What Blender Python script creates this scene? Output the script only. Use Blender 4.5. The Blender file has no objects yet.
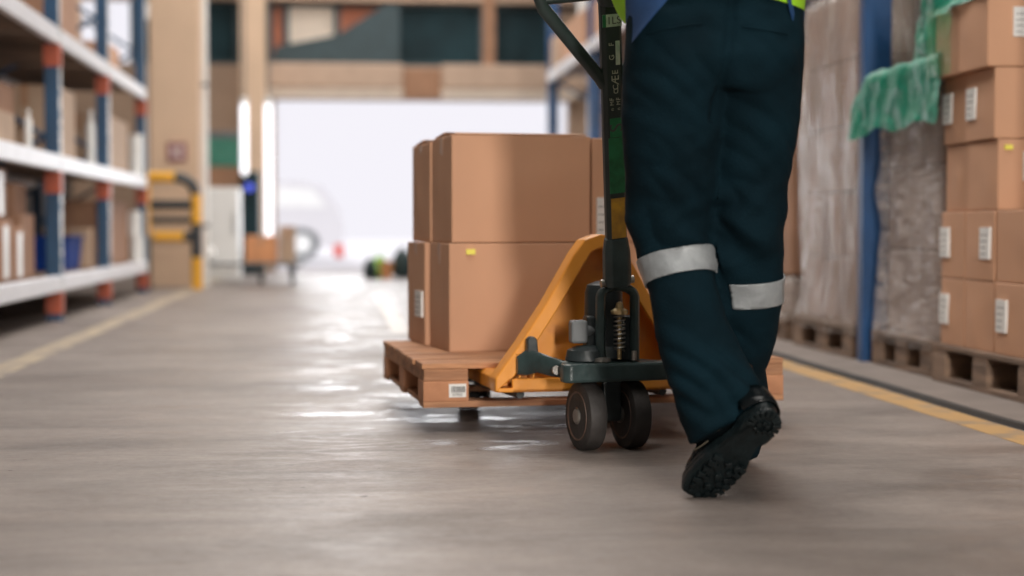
import bpy, bmesh, math, random
from mathutils import Vector, Matrix, noise
random.seed(7)
R = math.radians
sc = bpy.context.scene
C = sc.collection

# ------------------------------------------------------------ camera, sky, light, exposure
F, H = 1620.0, 0.58                       # focal length in pixels of the 1024 wide frame, lens height
YAW, PIT = math.atan(167 / F), math.atan(60 / F)
cam_d = bpy.data.cameras.new('camera'); cam = bpy.data.objects.new('camera', cam_d); C.objects.link(cam)
cam.location = (0, 0, H); cam.rotation_euler = (math.pi / 2 - PIT, 0, -YAW)
cam_d.sensor_width = 36; cam_d.lens = 36 * F / 1024; cam_d.clip_end = 300
cam_d.dof.use_dof = True; cam_d.dof.focus_distance = 3.95; cam_d.dof.aperture_fstop = 1.6
sc.camera = cam
w = bpy.data.worlds.new('overcast_sky'); sc.world = w; w.use_nodes = True
w.node_tree.nodes['Background'].inputs[0].default_value = (0.92, 0.90, 0.965, 1)
w.node_tree.nodes['Background'].inputs[1].default_value = 1.0

def area(name, loc, rot, sx, sy, power, col):
    l = bpy.data.lights.new(name, 'AREA'); l.shape = 'RECTANGLE'; l.size = sx; l.size_y = sy
    l.energy = power; l.color = col
    o = bpy.data.objects.new(name, l); C.objects.link(o); o.location = loc; o.rotation_euler = rot
    return o
area('roof_light_front', (0.2, 1.5, 5.9), (0, 0, 0), 3.0, 6.0, 270, (1.0, 0.95, 0.90))
area('roof_light_middle', (0.2, 10.0, 5.9), (0, 0, 0), 3.0, 8.0, 430, (1.0, 0.95, 0.90))
area('roof_light_back', (0.2, 18.0, 5.9), (0, 0, 0), 3.0, 6.0, 300, (1.0, 0.96, 0.92))
area('rear_doorway_light', (1.30, -6.5, 2.2), (R(85), 0, R(3)), 0.50, 2.4, 760, (1.0, 0.93, 0.86))
area('dock_door_light', (1.05, 21.7, 1.3), (R(-90), 0, 0), 3.6, 2.1, 95, (0.95, 0.97, 1.0))
area('window_light_right', (4.2, 15.5, 4.5), (0, R(62), 0), 1.5, 7.0, 160, (1.0, 0.97, 0.93))  # high area lamp by the right wall, which has no window
sun_d = bpy.data.lights.new('sun', 'SUN'); sun_d.energy = 2.0; sun_d.angle = R(2)
sun_o = bpy.data.objects.new('sun', sun_d); C.objects.link(sun_o); sun_o.rotation_euler = (R(42), 0, R(-12))
vs = sc.view_settings
vs.view_transform = 'Standard'; vs.look = 'None'; vs.exposure = 0.0; vs.gamma = 1.0; vs.use_curve_mapping = False
sc.cycles.use_denoising = True
sc.cycles.max_bounces = 6; sc.cycles.transparent_max_bounces = 10

FW = Vector((math.sin(YAW) * math.cos(PIT), math.cos(YAW) * math.cos(PIT), -math.sin(PIT)))
RT = Vector((math.cos(YAW), -math.sin(YAW), 0)); UP = RT.cross(FW)
def at(px, py, Z):
    "a measured point of the photograph at the real distance Z in front of the lens"
    return Vector((0, 0, H)) + (RT * ((px - 512) / F) + UP * ((288 - py) / F) + FW) * Z
def ground_xy(X, Z):
    return RT.xy * X + Vector((math.sin(YAW), math.cos(YAW))) * Z

# ------------------------------------------------------------ materials
def new_mat(name):
    m = bpy.data.materials.new(name); m.use_nodes = True
    nt = m.node_tree; return m, nt, nt.nodes['Principled BSDF']
def mat(name, c, rough=.6, metal=0, vary=.12, scale=6, stretch=(1, 1, 1), bump=0, bscale=None, c2=None, coat=0, alpha=1, spec=.5, emit=None, edge=(.35, .65)):
    m, nt, p = new_mat(name)
    p.inputs['Roughness'].default_value = rough; p.inputs['Metallic'].default_value = metal
    p.inputs['Specular IOR Level'].default_value = spec; p.inputs['Coat Weight'].default_value = coat
    p.inputs['Coat Roughness'].default_value = .15
    p.inputs['Alpha'].default_value = alpha
    tc = nt.nodes.new('ShaderNodeTexCoord'); mp = nt.nodes.new('ShaderNodeMapping')
    mp.inputs['Scale'].default_value = stretch
    nt.links.new(tc.outputs['Object'], mp.inputs['Vector'])
    n = nt.nodes.new('ShaderNodeTexNoise'); n.inputs['Scale'].default_value = scale; n.inputs['Detail'].default_value = 6
    nt.links.new(mp.outputs[0], n.inputs['Vector'])
    r = nt.nodes.new('ShaderNodeValToRGB')
    r.color_ramp.elements[0].position = edge[0]; r.color_ramp.elements[1].position = edge[1]
    a = c2 if c2 else tuple(x * (1 - vary) for x in c)
    b = c if c2 else tuple(min(1, x * (1 + vary)) for x in c)
    r.color_ramp.elements[0].color = (*a, 1); r.color_ramp.elements[1].color = (*b, 1)
    nt.links.new(n.outputs[0], r.inputs[0]); nt.links.new(r.outputs[0], p.inputs['Base Color'])
    if emit:
        p.inputs['Emission Color'].default_value = (*emit[:3], 1); p.inputs['Emission Strength'].default_value = emit[3]
    if bump:
        n2 = nt.nodes.new('ShaderNodeTexNoise'); n2.inputs['Scale'].default_value = bscale or scale * 4; n2.inputs['Detail'].default_value = 4
        nt.links.new(mp.outputs[0], n2.inputs['Vector'])
        bm_ = nt.nodes.new('ShaderNodeBump'); bm_.inputs['Strength'].default_value = bump; bm_.inputs['Distance'].default_value = .01
        nt.links.new(n2.outputs[0], bm_.inputs['Height']); nt.links.new(bm_.outputs[0], p.inputs['Normal'])
    return m

def floor_mat():
    m, nt, p = new_mat('worn_concrete'); L = nt.links.new
    tc = nt.nodes.new('ShaderNodeTexCoord')
    def nz(scale, st, det=6, rough=.55, seed=0, dist=0):
        mp = nt.nodes.new('ShaderNodeMapping'); mp.inputs['Scale'].default_value = st; mp.inputs['Location'].default_value = (seed, seed * .7, 0)
        L(tc.outputs['Object'], mp.inputs[0])
        n = nt.nodes.new('ShaderNodeTexNoise'); n.inputs['Scale'].default_value = scale; n.inputs['Detail'].default_value = det
        n.inputs['Roughness'].default_value = rough; n.inputs['Distortion'].default_value = dist
        L(mp.outputs[0], n.inputs['Vector']); return n.outputs[0]
    def ramp(src, stops):
        r = nt.nodes.new('ShaderNodeValToRGB'); e = r.color_ramp.elements
        while len(e) < len(stops): e.new(.5)
        for k, (pos, col) in enumerate(stops): e[k].position = pos; e[k].color = (*col, 1) if len(col) == 3 else col
        L(src, r.inputs[0]); return r.outputs[0]
    def mix(f, a, b, mode='MIX'):
        x = nt.nodes.new('ShaderNodeMix'); x.data_type = 'RGBA'; x.blend_type = mode
        if isinstance(f, float): x.inputs[0].default_value = f
        else: L(f, x.inputs[0])
        L(a, x.inputs[6]); L(b, x.inputs[7]); return x.outputs[2]
    base = ramp(nz(.9, (1, .8, 1), 8, .6), [(.30, (.19, .16, .145)), (.5, (.245, .208, .188)), (.72, (.31, .268, .243))])
    streak = ramp(nz(2.2, (.55, 1.5, 1), 8, .7, 3.1, .6), [(.33, (.66, .66, .66)), (.55, (1.0, .995, .99)), (.75, (1.28, 1.26, 1.24))])
    c = mix(1.0, base, streak, 'MULTIPLY')
    fine = ramp(nz(55, (1, 1, 1), 4, .7, 9), [(.3, (.86, .86, .86)), (.7, (1.1, 1.1, 1.1))])
    c = mix(1.0, c, fine, 'MULTIPLY')
    spots = ramp(nz(17, (1, 1, 1), 2, .4, 21), [(.765, (1, 1, 1)), (.78, (.35, .3, .28))])
    c = mix(1.0, c, spots, 'MULTIPLY')
    L(c, p.inputs['Base Color'])
    rg = ramp(nz(1.5, (.8, 2.2, 1), 9, .68, 5.5, .9), [(.36, (.58,) * 3), (.52, (.45,) * 3), (.70, (.30,) * 3)])
    rr = ramp(nz(26, (1, 1, 1), 5, .7, 2.2), [(.2, (.8,) * 3), (.8, (1.25,) * 3)])
    # the middle of the aisle is polished by traffic
    sx = nt.nodes.new('ShaderNodeSeparateXYZ'); L(tc.outputs['Object'], sx.inputs[0])
    def mth(op, a, b=None, c=None):
        q = nt.nodes.new('ShaderNodeMath'); q.operation = op
        for k, v_ in enumerate((a, b, c)):
            if v_ is None: continue
            if isinstance(v_, (int, float)): q.inputs[k].default_value = v_
            else: L(v_, q.inputs[k])
        return q.outputs[0]
    lane = mth('SUBTRACT', 1.0, mth('MULTIPLY', mth('ABSOLUTE', mth('SUBTRACT', sx.outputs[0], .30)), 1.35))
    lane = mth('MAXIMUM', lane, 0.0)
    pat = ramp(nz(3.4, (.7, 1.9, 1), 10, .72, 13.0, 1.0), [(.50, (0,) * 3), (.60, (1,) * 3)])
    lane = mth('MULTIPLY', lane, mth('MINIMUM', mth('MAXIMUM', mth('SUBTRACT', sx.outputs[1], 3.7), 0.0), 1.0))
    wear = mth('MULTIPLY', mth('MINIMUM', mth('MULTIPLY', lane, 1.9), .92), pat)
    rbase = mix(1.0, rg, rr, 'MULTIPLY')
    dk = nt.nodes.new('ShaderNodeRGB'); dk.outputs[0].default_value = (.17, .17, .17, 1)
    L(mix(wear, rbase, dk.outputs[0]), p.inputs['Roughness'])
    p.inputs['Specular IOR Level'].default_value = .42
    b = nt.nodes.new('ShaderNodeBump'); b.inputs['Strength'].default_value = .22; b.inputs['Distance'].default_value = .006
    L(nz(24, (1, 1, 1), 8, .7, 4), b.inputs['Height']); L(b.outputs[0], p.inputs['Normal'])
    return m

def stripe_mat(name, c, under=(.25, .21, .19), worn=.5):
    return mat(name, c, rough=.5, c2=under, scale=7, stretch=(1, 1, 1), edge=(worn - .12, worn + .02))

M = {}
M['floor'] = floor_mat()
M['line'] = stripe_mat('worn_yellow_paint', (.52, .32, .13), (.33, .24, .16), worn=.48)
M['line_faint'] = stripe_mat('faint_yellow_paint', (.44, .36, .25), worn=.50)
M['white_line'] = stripe_mat('worn_white_paint', (.72, .69, .66), worn=.42)
M['slab'] = mat('grey_slab', (.21, .175, .155), .7, scale=4, bump=.15)
M['lip'] = mat('black_rubber_lip', (.03, .03, .03), .6)
M['card'] = mat('cardboard', (.54, .298, .178), .72, vary=.06, scale=3, stretch=(1, 1, .3), bump=.06, bscale=60)
M['card_b'] = mat('cardboard_dull', (.37, .205, .128), .75, vary=.10, scale=3, bump=.06, bscale=60)
M['card_c'] = mat('cardboard_pale', (.47, .33, .23), .7, vary=.08, scale=3)
M['tape'] = mat('parcel_tape', (.43, .235, .13), .3, vary=.05, scale=8, coat=.3)
M['paper'] = mat('label_paper', (.72, .72, .70), .5, vary=.04, scale=20)
M['print'] = mat('label_print', (.07, .07, .07), .6)
M['sticker'] = mat('yellow_sticker', (.80, .72, .10), .5, vary=.04)
M['wood'] = mat('pallet_wood', (.54, .275, .14), .75, c2=(.27, .13, .07), scale=8, stretch=(.5, 4, 6), bump=.35, bscale=30)
M['wood2'] = mat('pallet_wood_end_grain', (.56, .27, .14), .75, c2=(.40, .18, .09), scale=9, bump=.35, bscale=40)
M['wood_dark'] = mat('old_pallet_wood', (.26, .17, .115), .8, c2=(.13, .085, .06), scale=6, stretch=(.6, .6, 5), bump=.4, bscale=30)
M['yellow'] = mat('chipped_orange_paint', (.80, .31, .035), .42, c2=(.62, .22, .04), scale=9, bump=.12, bscale=30, edge=(.3, .42), coat=.2)
M['black'] = mat('black_cast_metal', (.022, .030, .032), .42, vary=.3, scale=14, bump=.15, bscale=50)
M['green_black'] = mat('dark_green_cast_metal', (.030, .050, .050), .38, vary=.3, scale=14, bump=.2, bscale=50)
M['handle'] = mat('black_powder_coat', (.020, .032, .030), .38, vary=.2, scale=20)
M['rubber'] = mat('wheel_rubber', (.034, .030, .028), .6, vary=.3, scale=16, bump=.2)
M['rim'] = mat('rusty_wheel_rim', (.12, .07, .05), .5, vary=.4, scale=18)
M['steel'] = mat('worn_steel', (.35, .33, .30), .35, metal=.8, vary=.2, scale=20)
M['brass'] = mat('brass_nut', (.50, .38, .20), .35, metal=.8)
M['grey'] = mat('grey_valve', (.13, .14, .145), .5, vary=.2)
M['dk_green'] = mat('green_sticker', (.012, .15, .055), .5, vary=.25, scale=30)
M['yel_stick'] = mat('worn_yellow_sticker', (.66, .36, .03), .5, c2=(.38, .20, .03), scale=26)
M['letter'] = mat('pale_lettering', (.42, .42, .34), .6)
M['tealpaper'] = mat('white_green_sticker', (.55, .60, .52), .5, c2=(.28, .38, .30), scale=30)
M['navy'] = mat('navy_work_cloth', (.0017, .0108, .0165), .9, vary=.22, scale=7, bump=.3, bscale=240, spec=.12)
M['blue_cloth'] = mat('blue_shirt_cloth', (.007, .048, .15), .75, vary=.15, scale=9, bump=.2, bscale=160)
M['lime'] = mat('lime_vest_cloth', (.42, .86, .03), .6, vary=.08, bump=.2, bscale=160, emit=(.42, .86, .03, .0))
M['reflect'] = mat('reflective_tape', (.27, .29, .30), .45, metal=.15, vary=.16, scale=22, bump=.4, bscale=30)
M['boot'] = mat('black_boot_leather', (.004, .006, .007), .27, vary=.3, scale=12, bump=.25, bscale=30, spec=.35)
M['sole'] = mat('boot_sole_rubber', (.006, .010, .011), .30, vary=.35, scale=30, bump=.3, spec=.3)
M['stitch'] = mat('boot_stitching', (.20, .17, .12), .7)
M['skin'] = mat('skin', (.46, .26, .17), .5, vary=.05)
M['hair'] = mat('dark_hair', (.02, .015, .012), .6, vary=.3, scale=40, bump=.4)
M['rack_blue'] = mat('blue_rack_paint', (.006, .055, .165), .35, vary=.15, scale=6)
M['rack_teal'] = mat('dark_blue_rack_paint', (.010, .055, .125), .4, vary=.15, scale=6)
M['rack_orange'] = mat('orange_rack_connector', (.44, .085, .035), .45)
M['rack_white'] = mat('pale_beam_paint', (.80, .81, .86), .4, vary=.04)
M['rack_strip'] = mat('pale_upright_face', (.70, .72, .72), .35, c2=(.12, .22, .30), scale=1.0, stretch=(1, 1, 26), edge=(.40, .46))  # light caught by the post's perforated side, painted pale
M['beige'] = mat('beige_column_paint', (.66, .47, .325), .6, vary=.05, scale=2)
M['beige_d'] = mat('tan_wall_paint', (.42, .29, .205), .7, vary=.08, scale=2)
M['header'] = mat('tan_shutter_housing', (.46, .33, .245), .7, vary=.05)
M['cream'] = mat('cream_panel', (.70, .60, .50), .6, vary=.05)
M['rust'] = mat('rust_panel', (.40, .12, .055), .6, vary=.15)
M['teal_glass'] = mat('dark_teal_glazing', (.010, .032, .040), .6, vary=.35, scale=1.5, spec=.2)
M['teal_steel'] = mat('teal_steel_truss', (.030, .055, .064), .6)
M['green_p'] = mat('green_panel', (.03, .22, .15), .5, vary=.15)
M['brown_col'] = mat('brown_steel_column', (.32, .165, .09), .6, vary=.1)
M['dark_wall'] = mat('dark_cladding', (.055, .045, .04), .8, vary=.2, scale=1.5)
M['ceil'] = mat('roof_cladding', (.22, .22, .21), .8, vary=.1)
M['white'] = mat('white_enamel', (.80, .81, .80), .35, vary=.03)
M['g_yellow'] = mat('safety_yellow', (.86, .43, .03), .4, vary=.06)
M['g_black'] = mat('safety_black', (.03, .035, .04), .45)
M['bin_blue'] = mat('blue_plastic', (.005, .04, .25), .7, spec=.2)
M['red'] = mat('red_plastic', (.62, .06, .04), .4)
M['sign_red'] = mat('red_sign_print', (.24, .05, .06), .5)
M['sign_white'] = mat('pale_sign', (.62, .50, .48), .5)
M['orange_tub'] = mat('orange_tub_plastic', (.62, .28, .12), .5)
M['sack'] = mat('black_sack', (.015, .035, .035), .5, bump=.5, bscale=20)
M['limebag'] = mat('lime_bag', (.30, .62, .06), .5)
M['outside'] = mat('sunlit_concrete_yard', (.80, .79, .80), .9, vary=.02)
M['car'] = mat('white_car_paint', (.64, .635, .66), .35, vary=.01)
M['goods'] = mat('mixed_wrapped_goods', (.36, .215, .15), .6, c2=(.22, .14, .10), scale=3.2, stretch=(1, 1, .7), bump=.2)
M['goods2'] = mat('grey_wrapped_goods', (.40, .32, .28), .6, c2=(.28, .21, .18), scale=2.4, bump=.2)

def film_mat(name, c, alpha, rough=.18, bscale=14, stretch=(1, 1, .25), bump=.9, spec=1.0):
    m, nt, p = new_mat(name); L = nt.links.new
    p.inputs['Base Color'].default_value = (*c, 1); p.inputs['Roughness'].default_value = rough
    p.inputs['Specular IOR Level'].default_value = spec
    tc = nt.nodes.new('ShaderNodeTexCoord'); mp = nt.nodes.new('ShaderNodeMapping'); mp.inputs['Scale'].default_value = stretch
    L(tc.outputs['Object'], mp.inputs[0])
    n = nt.nodes.new('ShaderNodeTexNoise'); n.inputs['Scale'].default_value = bscale; n.inputs['Detail'].default_value = 7; n.inputs['Distortion'].default_value = 1.2
    L(mp.outputs[0], n.inputs['Vector'])
    b = nt.nodes.new('ShaderNodeBump'); b.inputs['Strength'].default_value = bump; b.inputs['Distance'].default_value = .03
    L(n.outputs[0], b.inputs['Height']); L(b.outputs[0], p.inputs['Normal'])
    mr = nt.nodes.new('ShaderNodeMapRange'); mr.inputs[1].default_value = .35; mr.inputs[2].default_value = .7
    mr.inputs[3].default_value = alpha * .55; mr.inputs[4].default_value = min(1, alpha * 1.5)
    L(n.outputs[0], mr.inputs[0]); L(mr.outputs[0], p.inputs['Alpha'])
    return m
M['film'] = film_mat('clear_stretch_film', (.66, .58, .53), .36, rough=.12, bump=1.0)
M['film_h'] = film_mat('clear_stretch_film_banded', (.62, .55, .52), .34, stretch=(.4, .4, 1.6))
M['green_film'] = film_mat('green_plastic_film', (.004, .235, .145), 1.35, rough=.35, spec=.25, bscale=9, stretch=(1, 1, 1))
M['green_film_thin'] = film_mat('thin_green_plastic_film', (.06, .36, .14), .42, bscale=7, stretch=(1, 1, 1), bump=.4)

# ------------------------------------------------------------ mesh helpers
class MB:
    def __init__(s): s.bm = bmesh.new()
    def _x(s, vs, mtx):
        if mtx is not None:
            for v in vs: v.co = mtx @ v.co
        return s
    def box(s, x0, x1, y0, y1, z0, z1, mtx=None, bev=0):
        vs = [s.bm.verts.new((x, y, z)) for x in (x0, x1) for y in (y0, y1) for z in (z0, z1)]
        fs = [s.bm.faces.new([vs[i] for i in q]) for q in ((0, 1, 3, 2), (4, 6, 7, 5), (0, 4, 5, 1), (2, 3, 7, 6), (0, 2, 6, 4), (1, 5, 7, 3))]
        if bev:
            es = list({e for f in fs for e in f.edges})
            r = bmesh.ops.bevel(s.bm, geom=es, offset=bev, segments=2, profile=.5, affect='EDGES')
            vs = list({v for f in r['faces'] for v in f.verts} | {v for v in vs if v.is_valid})
            # every vertex of this solid
            seen = set(vs); st = list(vs)
            while st:
                v = st.pop()
                for e in v.link_edges:
                    o = e.other_vert(v)
                    if o not in seen: seen.add(o); st.append(o)
            vs = list(seen)
        return s._x(vs, mtx)
    def rings(s, rings, cap=True, closed=False):
        rr = [[s.bm.verts.new(p) for p in r] for r in rings]
        n = len(rr[0])
        pairs = list(zip(rr, rr[1:])) + ([(rr[-1], rr[0])] if closed else [])
        for a, b in pairs:
            for i in range(n): s.bm.faces.new((a[i], a[(i + 1) % n], b[(i + 1) % n], b[i]))
        if cap and not closed:
            s.bm.faces.new(list(reversed(rr[0]))); s.bm.faces.new(rr[-1])
        return s
    def tube(s, pts, r, n=10, closed=False, flat=1.0, cap=True):
        pts = [Vector(p) for p in pts]; out = []; N = len(pts); prev = None
        for i, p in enumerate(pts):
            if closed: t = pts[(i + 1) % N] - pts[i - 1]
            else: t = pts[min(i + 1, N - 1)] - pts[max(i - 1, 0)]
            t.normalize()
            if prev is None:
                u = t.cross(Vector((0, 0, 1)) if abs(t.z) < .9 else Vector((0, 1, 0))).normalized()
            else:
                u = (prev - t * prev.dot(t)).normalized()
            prev = u; v = t.cross(u)
            rr = r[i] if isinstance(r, (list, tuple)) else r
            out.append([p + u * rr * math.cos(2 * math.pi * k / n) + v * rr * flat * math.sin(2 * math.pi * k / n) for k in range(n)])
        return s.rings(out, cap=cap, closed=closed)
    def cyl(s, a, b, r, n=16, r2=None):
        return s.tube([a, b], [r, r if r2 is None else r2], n)
    def lathe(s, c, axis, prof, n=24):
        "prof: (radius, along) pairs round the axis through c"
        c = Vector(c); t = Vector(axis).normalized(); u = t.cross(Vector((0, 0, 1)) if abs(t.z) < .9 else Vector((1, 0, 0))).normalized(); v = t.cross(u)
        return s.rings([[c + t * h + (u * math.cos(2 * math.pi * k / n) + v * math.sin(2 * math.pi * k / n)) * max(r, 1e-4) for k in range(n)] for r, h in prof])
    def prism(s, poly, d0, d1, axis='y'):
        def P(a, b, d): return {'y': (a, d, b), 'x': (d, a, b), 'z': (a, b, d)}[axis]
        A = [s.bm.verts.new(P(a, b, d0)) for a, b in poly]; B = [s.bm.verts.new(P(a, b, d1)) for a, b in poly]
        n = len(poly)
        for i in range(n): s.bm.faces.new((A[i], A[(i + 1) % n], B[(i + 1) % n], B[i]))
        s.bm.faces.new(A[::-1]); s.bm.faces.new(B); return s
    def band(s, outer, inner, d0, d1):
        "a flat frame between two polylines of equal length in xz, thick in y"
        q = []
        for o, i in zip(outer, inner):
            q.append([Vector((o[0], d0, o[1])), Vector((i[0], d0, i[1])), Vector((i[0], d1, i[1])), Vector((o[0], d1, o[1]))])
        return s.rings(q)
    def build(s, name, m, parent=None, smooth=False, loc=None, rot=None, bevel=0):
        bmesh.ops.recalc_face_normals(s.bm, faces=s.bm.faces[:])
        me = bpy.data.meshes.new(name); s.bm.to_mesh(me); s.bm.free()
        for f in me.polygons: f.use_smooth = bool(smooth)
        if smooth and smooth != 'all': me.set_sharp_from_angle(angle=R(40))
        o = bpy.data.objects.new(name, me); C.objects.link(o); me.materials.append(m)
        if parent: o.parent = parent
        if loc is not None: o.location = loc
        if rot is not None: o.rotation_euler = rot
        if bevel:
            b = o.modifiers.new('edge', 'BEVEL'); b.width = bevel; b.segments = 2; b.limit_method = 'ANGLE'
        return o

def thing(name, label, cat, loc=(0, 0, 0), rotz=0, group=None):
    o = bpy.data.objects.new(name, None); C.objects.link(o); o.empty_display_size = .1
    o.location = loc; o.rotation_euler = (0, 0, rotz); o['label'] = label; o['category'] = cat
    if group: o['group'] = group
    return o
def tag(o, label, cat, group=None, kind=None):
    o['label'] = label; o['category'] = cat
    if group: o['group'] = group
    if kind: o['kind'] = kind
    return o
def struct(o): o['kind'] = 'structure'; return o
def ev_mesh(o):
    dg = bpy.context.evaluated_depsgraph_get(); dg.update()
    return bpy.data.meshes.new_from_object(o.evaluated_get(dg))
def text(s, size, m, parent, loc, rot, name='lettering', depth=.0004, squash=1.0):
    cu = bpy.data.curves.new(name, 'FONT'); cu.body = s; cu.size = size; cu.extrude = depth; cu.align_x = 'CENTER'; cu.align_y = 'CENTER'
    o = bpy.data.objects.new(name, cu); C.objects.link(o); bpy.context.view_layer.update()
    me = ev_mesh(o); bpy.data.objects.remove(o)
    o = bpy.data.objects.new(name, me); C.objects.link(o); me.materials.clear(); me.materials.append(m)
    o.parent = parent; o.location = loc; o.rotation_euler = rot; o.scale = (squash, 1, 1); return o

# ------------------------------------------------------------ the setting
XL, XR, Y0, Y1, ZC = -3.6, 4.4, -8.0, 22.0, 6.0
struct(MB().box(XL, XR, Y0, Y1, -.2, 0).build('floor', M['floor']))
struct(MB().box(XL, XR, Y0, Y1, ZC, ZC + .1).build('ceiling', M['ceil']))
struct(MB().box(XL - .15, XL, Y0, Y1 + .2, -.2, ZC + .1).build('wall_left', M['dark_wall']))
struct(MB().box(XR, XR + .15, Y0, Y1 + .2, -.2, ZC + .1).build('wall_right', M['dark_wall']))
s_ = F / Y1
WZ = lambda py: H + (228 - py) / s_
W0, W1 = WZ(67), WZ(5)
DX0, DX1, DZ = (277 - 345) / s_, (569 - 345) / s_, .58 + (228 - 101) / s_      # the dock door opening
mb = MB()
mb.box(XL, DX0, Y1, Y1 + .2, -.2, W0); mb.box(DX1, XR, Y1, Y1 + .2, -.2, W0); mb.box(DX0, DX1, Y1, Y1 + .2, DZ, W0)
mb.box(XL, XR, Y1, Y1 + .2, W1, ZC + .1)
struct(mb.build('wall_back', M['beige_d']))
struct(MB().box(XL, XR, Y0 - .15, Y0, -.2, ZC + .1).build('wall_front', M['dark_wall']))
# clerestory windows over the dock door
def win(n, px0, px1, m):
    x0, x1 = (px0 - 345) / s_, (px1 - 345) / s_
    f = MB()
    f.box(x0, x1, Y1 + .02, Y1 + .18, W0, W0 + .05); f.box(x0, x1, Y1 + .02, Y1 + .18, W1 - .05, W1)
    f.box(x0, x0 + .04, Y1 + .02, Y1 + .18, W0 + .05, W1 - .05); f.box(x1 - .04, x1, Y1 + .02, Y1 + .18, W0 + .05, W1 - .05)
    o = struct(f.build('window_%d' % n, M['teal_steel']))
    MB().box(x0 + .04, x1 - .04, Y1 + .1, Y1 + .12, W0 + .05, W1 - .05).build('pane', m, o)
win(1, 137, 240, M['teal_glass']); win(2, 240, 272, M['beige_d']); win(3, 272, 288, M['rust']); win(4, 288, 338, M['cream']); win(5, 338, 386, M['rust'])
win(6, 386, 482, M['teal_glass']); win(7, 494, 556, M['teal_glass']); win(8, 556, 600, M['beige_d'])
# shutter housing and header trims above the opening
struct(MB().box(DX0 - .1, (402 - 345) / s_, Y1 - .35, Y1, DZ + .13, DZ + .46, bev=.03).build('trim_1', M['header']))
struct(MB().box((440 - 345) / s_, DX1 + .3, Y1 - .35, Y1, DZ + .13, DZ + .46, bev=.03).build('trim_2', M['header']))
struct(MB().box(DX0 - .1, (402 - 345) / s_, Y1 - .30, Y1, DZ + .02, DZ + .13).build('trim_3', M['cream']))
struct(MB().box((440 - 345) / s_, DX1 + .1, Y1 - .30, Y1, DZ + .02, DZ + .13).build('trim_4', M['cream']))
struct(MB().box((402 - 345) / s_, (440 - 345) / s_, Y1 - .2, Y1, DZ + .02, DZ + .40).build('trim_5', M['brown_col']))
struct(MB().box(XL, XR, Y1 - .14, Y1 - .02, W1, W1 + .2).build('trim_6', M['beige_d']))
struct(MB().box((482 - 345) / s_, (494 - 345) / s_, Y1 - .16, Y1, W0, 5.9).build('trim_7', M['brown_col']))
# sloping truss member before the windows
q = MB()
q.prism([((275 - 345) / s_, W0), ((278 - 345) / s_, WZ(50)), ((338 - 345) / s_, WZ(38)), ((388 - 345) / s_, W1 - .02), ((400 - 345) / s_, W1 - .02), ((400 - 345) / s_, W0)], Y1 - .1, Y1 - .02)
struct(q.build('trim_8', M['teal_steel']))
# floor paint and kerb slab
def strip(name, x0a, x0b, y0, x1a, x1b, y1, z, m):
    b = MB(); N = 24
    L_ = []
    for k in range(N + 1):
        t = k / N; y = y0 + (y1 - y0) * t
        L_.append([Vector((x0a + (x1a - x0a) * t, y, z)), Vector((x0b + (x1b - x0b) * t, y, z)), Vector((x0b + (x1b - x0b) * t, y, z - .003)), Vector((x0a + (x1a - x0a) * t, y, z - .003))])
    return struct(b.rings(L_).build(name, m))
strip('trim_9', 1.80, 1.915, -2, 1.80, 1.925, 21.9, .0012, M['line'])
strip('trim_10', -1.42, -1.30, -2, -1.52, -1.39, 21.9, .0012, M['line_faint'])
strip('trim_11', .26, .36, 9.0, .24, .34, 14.5, .0012, M['white_line'])
strip('trim_12', -1.9, -1.16, 5.50, -1.9, -1.16, 5.58, .0010, M['line_faint'])
b = MB(); rg = []
for k in range(90):                                       # slab edge, slightly wavy
    y = 1.0 + k * .28; wv = .012 * noise.noise((0, y * 1.3, 0)) + .006 * noise.noise((3, y * 4, 0))
    rg.append([Vector((1.945 + wv, y, -.002)), Vector((1.95 + wv, y, .014)), Vector((XR, y, .014)), Vector((XR, y, -.002))])
struct(b.rings(rg).build('trim_13', M['slab']))
b = MB(); rg = []
for k in range(90):
    y = 1.0 + k * .28; wv = .012 * noise.noise((0, y * 1.3, 0)) + .006 * noise.noise((3, y * 4, 0))
    rg.append([Vector((1.928 + wv, y, -.001)), Vector((1.932 + wv, y, .016)), Vector((1.955 + wv, y, .017)), Vector((1.955 + wv, y, -.001))])
struct(b.rings(rg).build('trim_14', M['lip']))
# outside yard
struct(MB().box(-30, 40, Y1 + .2, 80, -.25, -.02).build('ground', M['outside']))

# columns of the hall
def pr_box(px0, px1, Y, py0, py1):
    k = F / Y; return (px0 - 345) / k, (px1 - 345) / k, H - (py1 - 228) / k, H - (py0 - 228) / k
x0, x1, _, _ = pr_box(155, 203, 16.2, 0, 0)
col = MB().box(x0, x1, 16.2, 16.9, 0, ZC, bev=.01)
struct(col.build('wall_column', M['beige']))
x0, x1, _, _ = pr_box(243, 267, 21.0, 0, 0)
struct(MB().box(x0, x1, 21.0, 21.35, 0, ZC).build('wall_column_slim', M['beige']))

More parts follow.
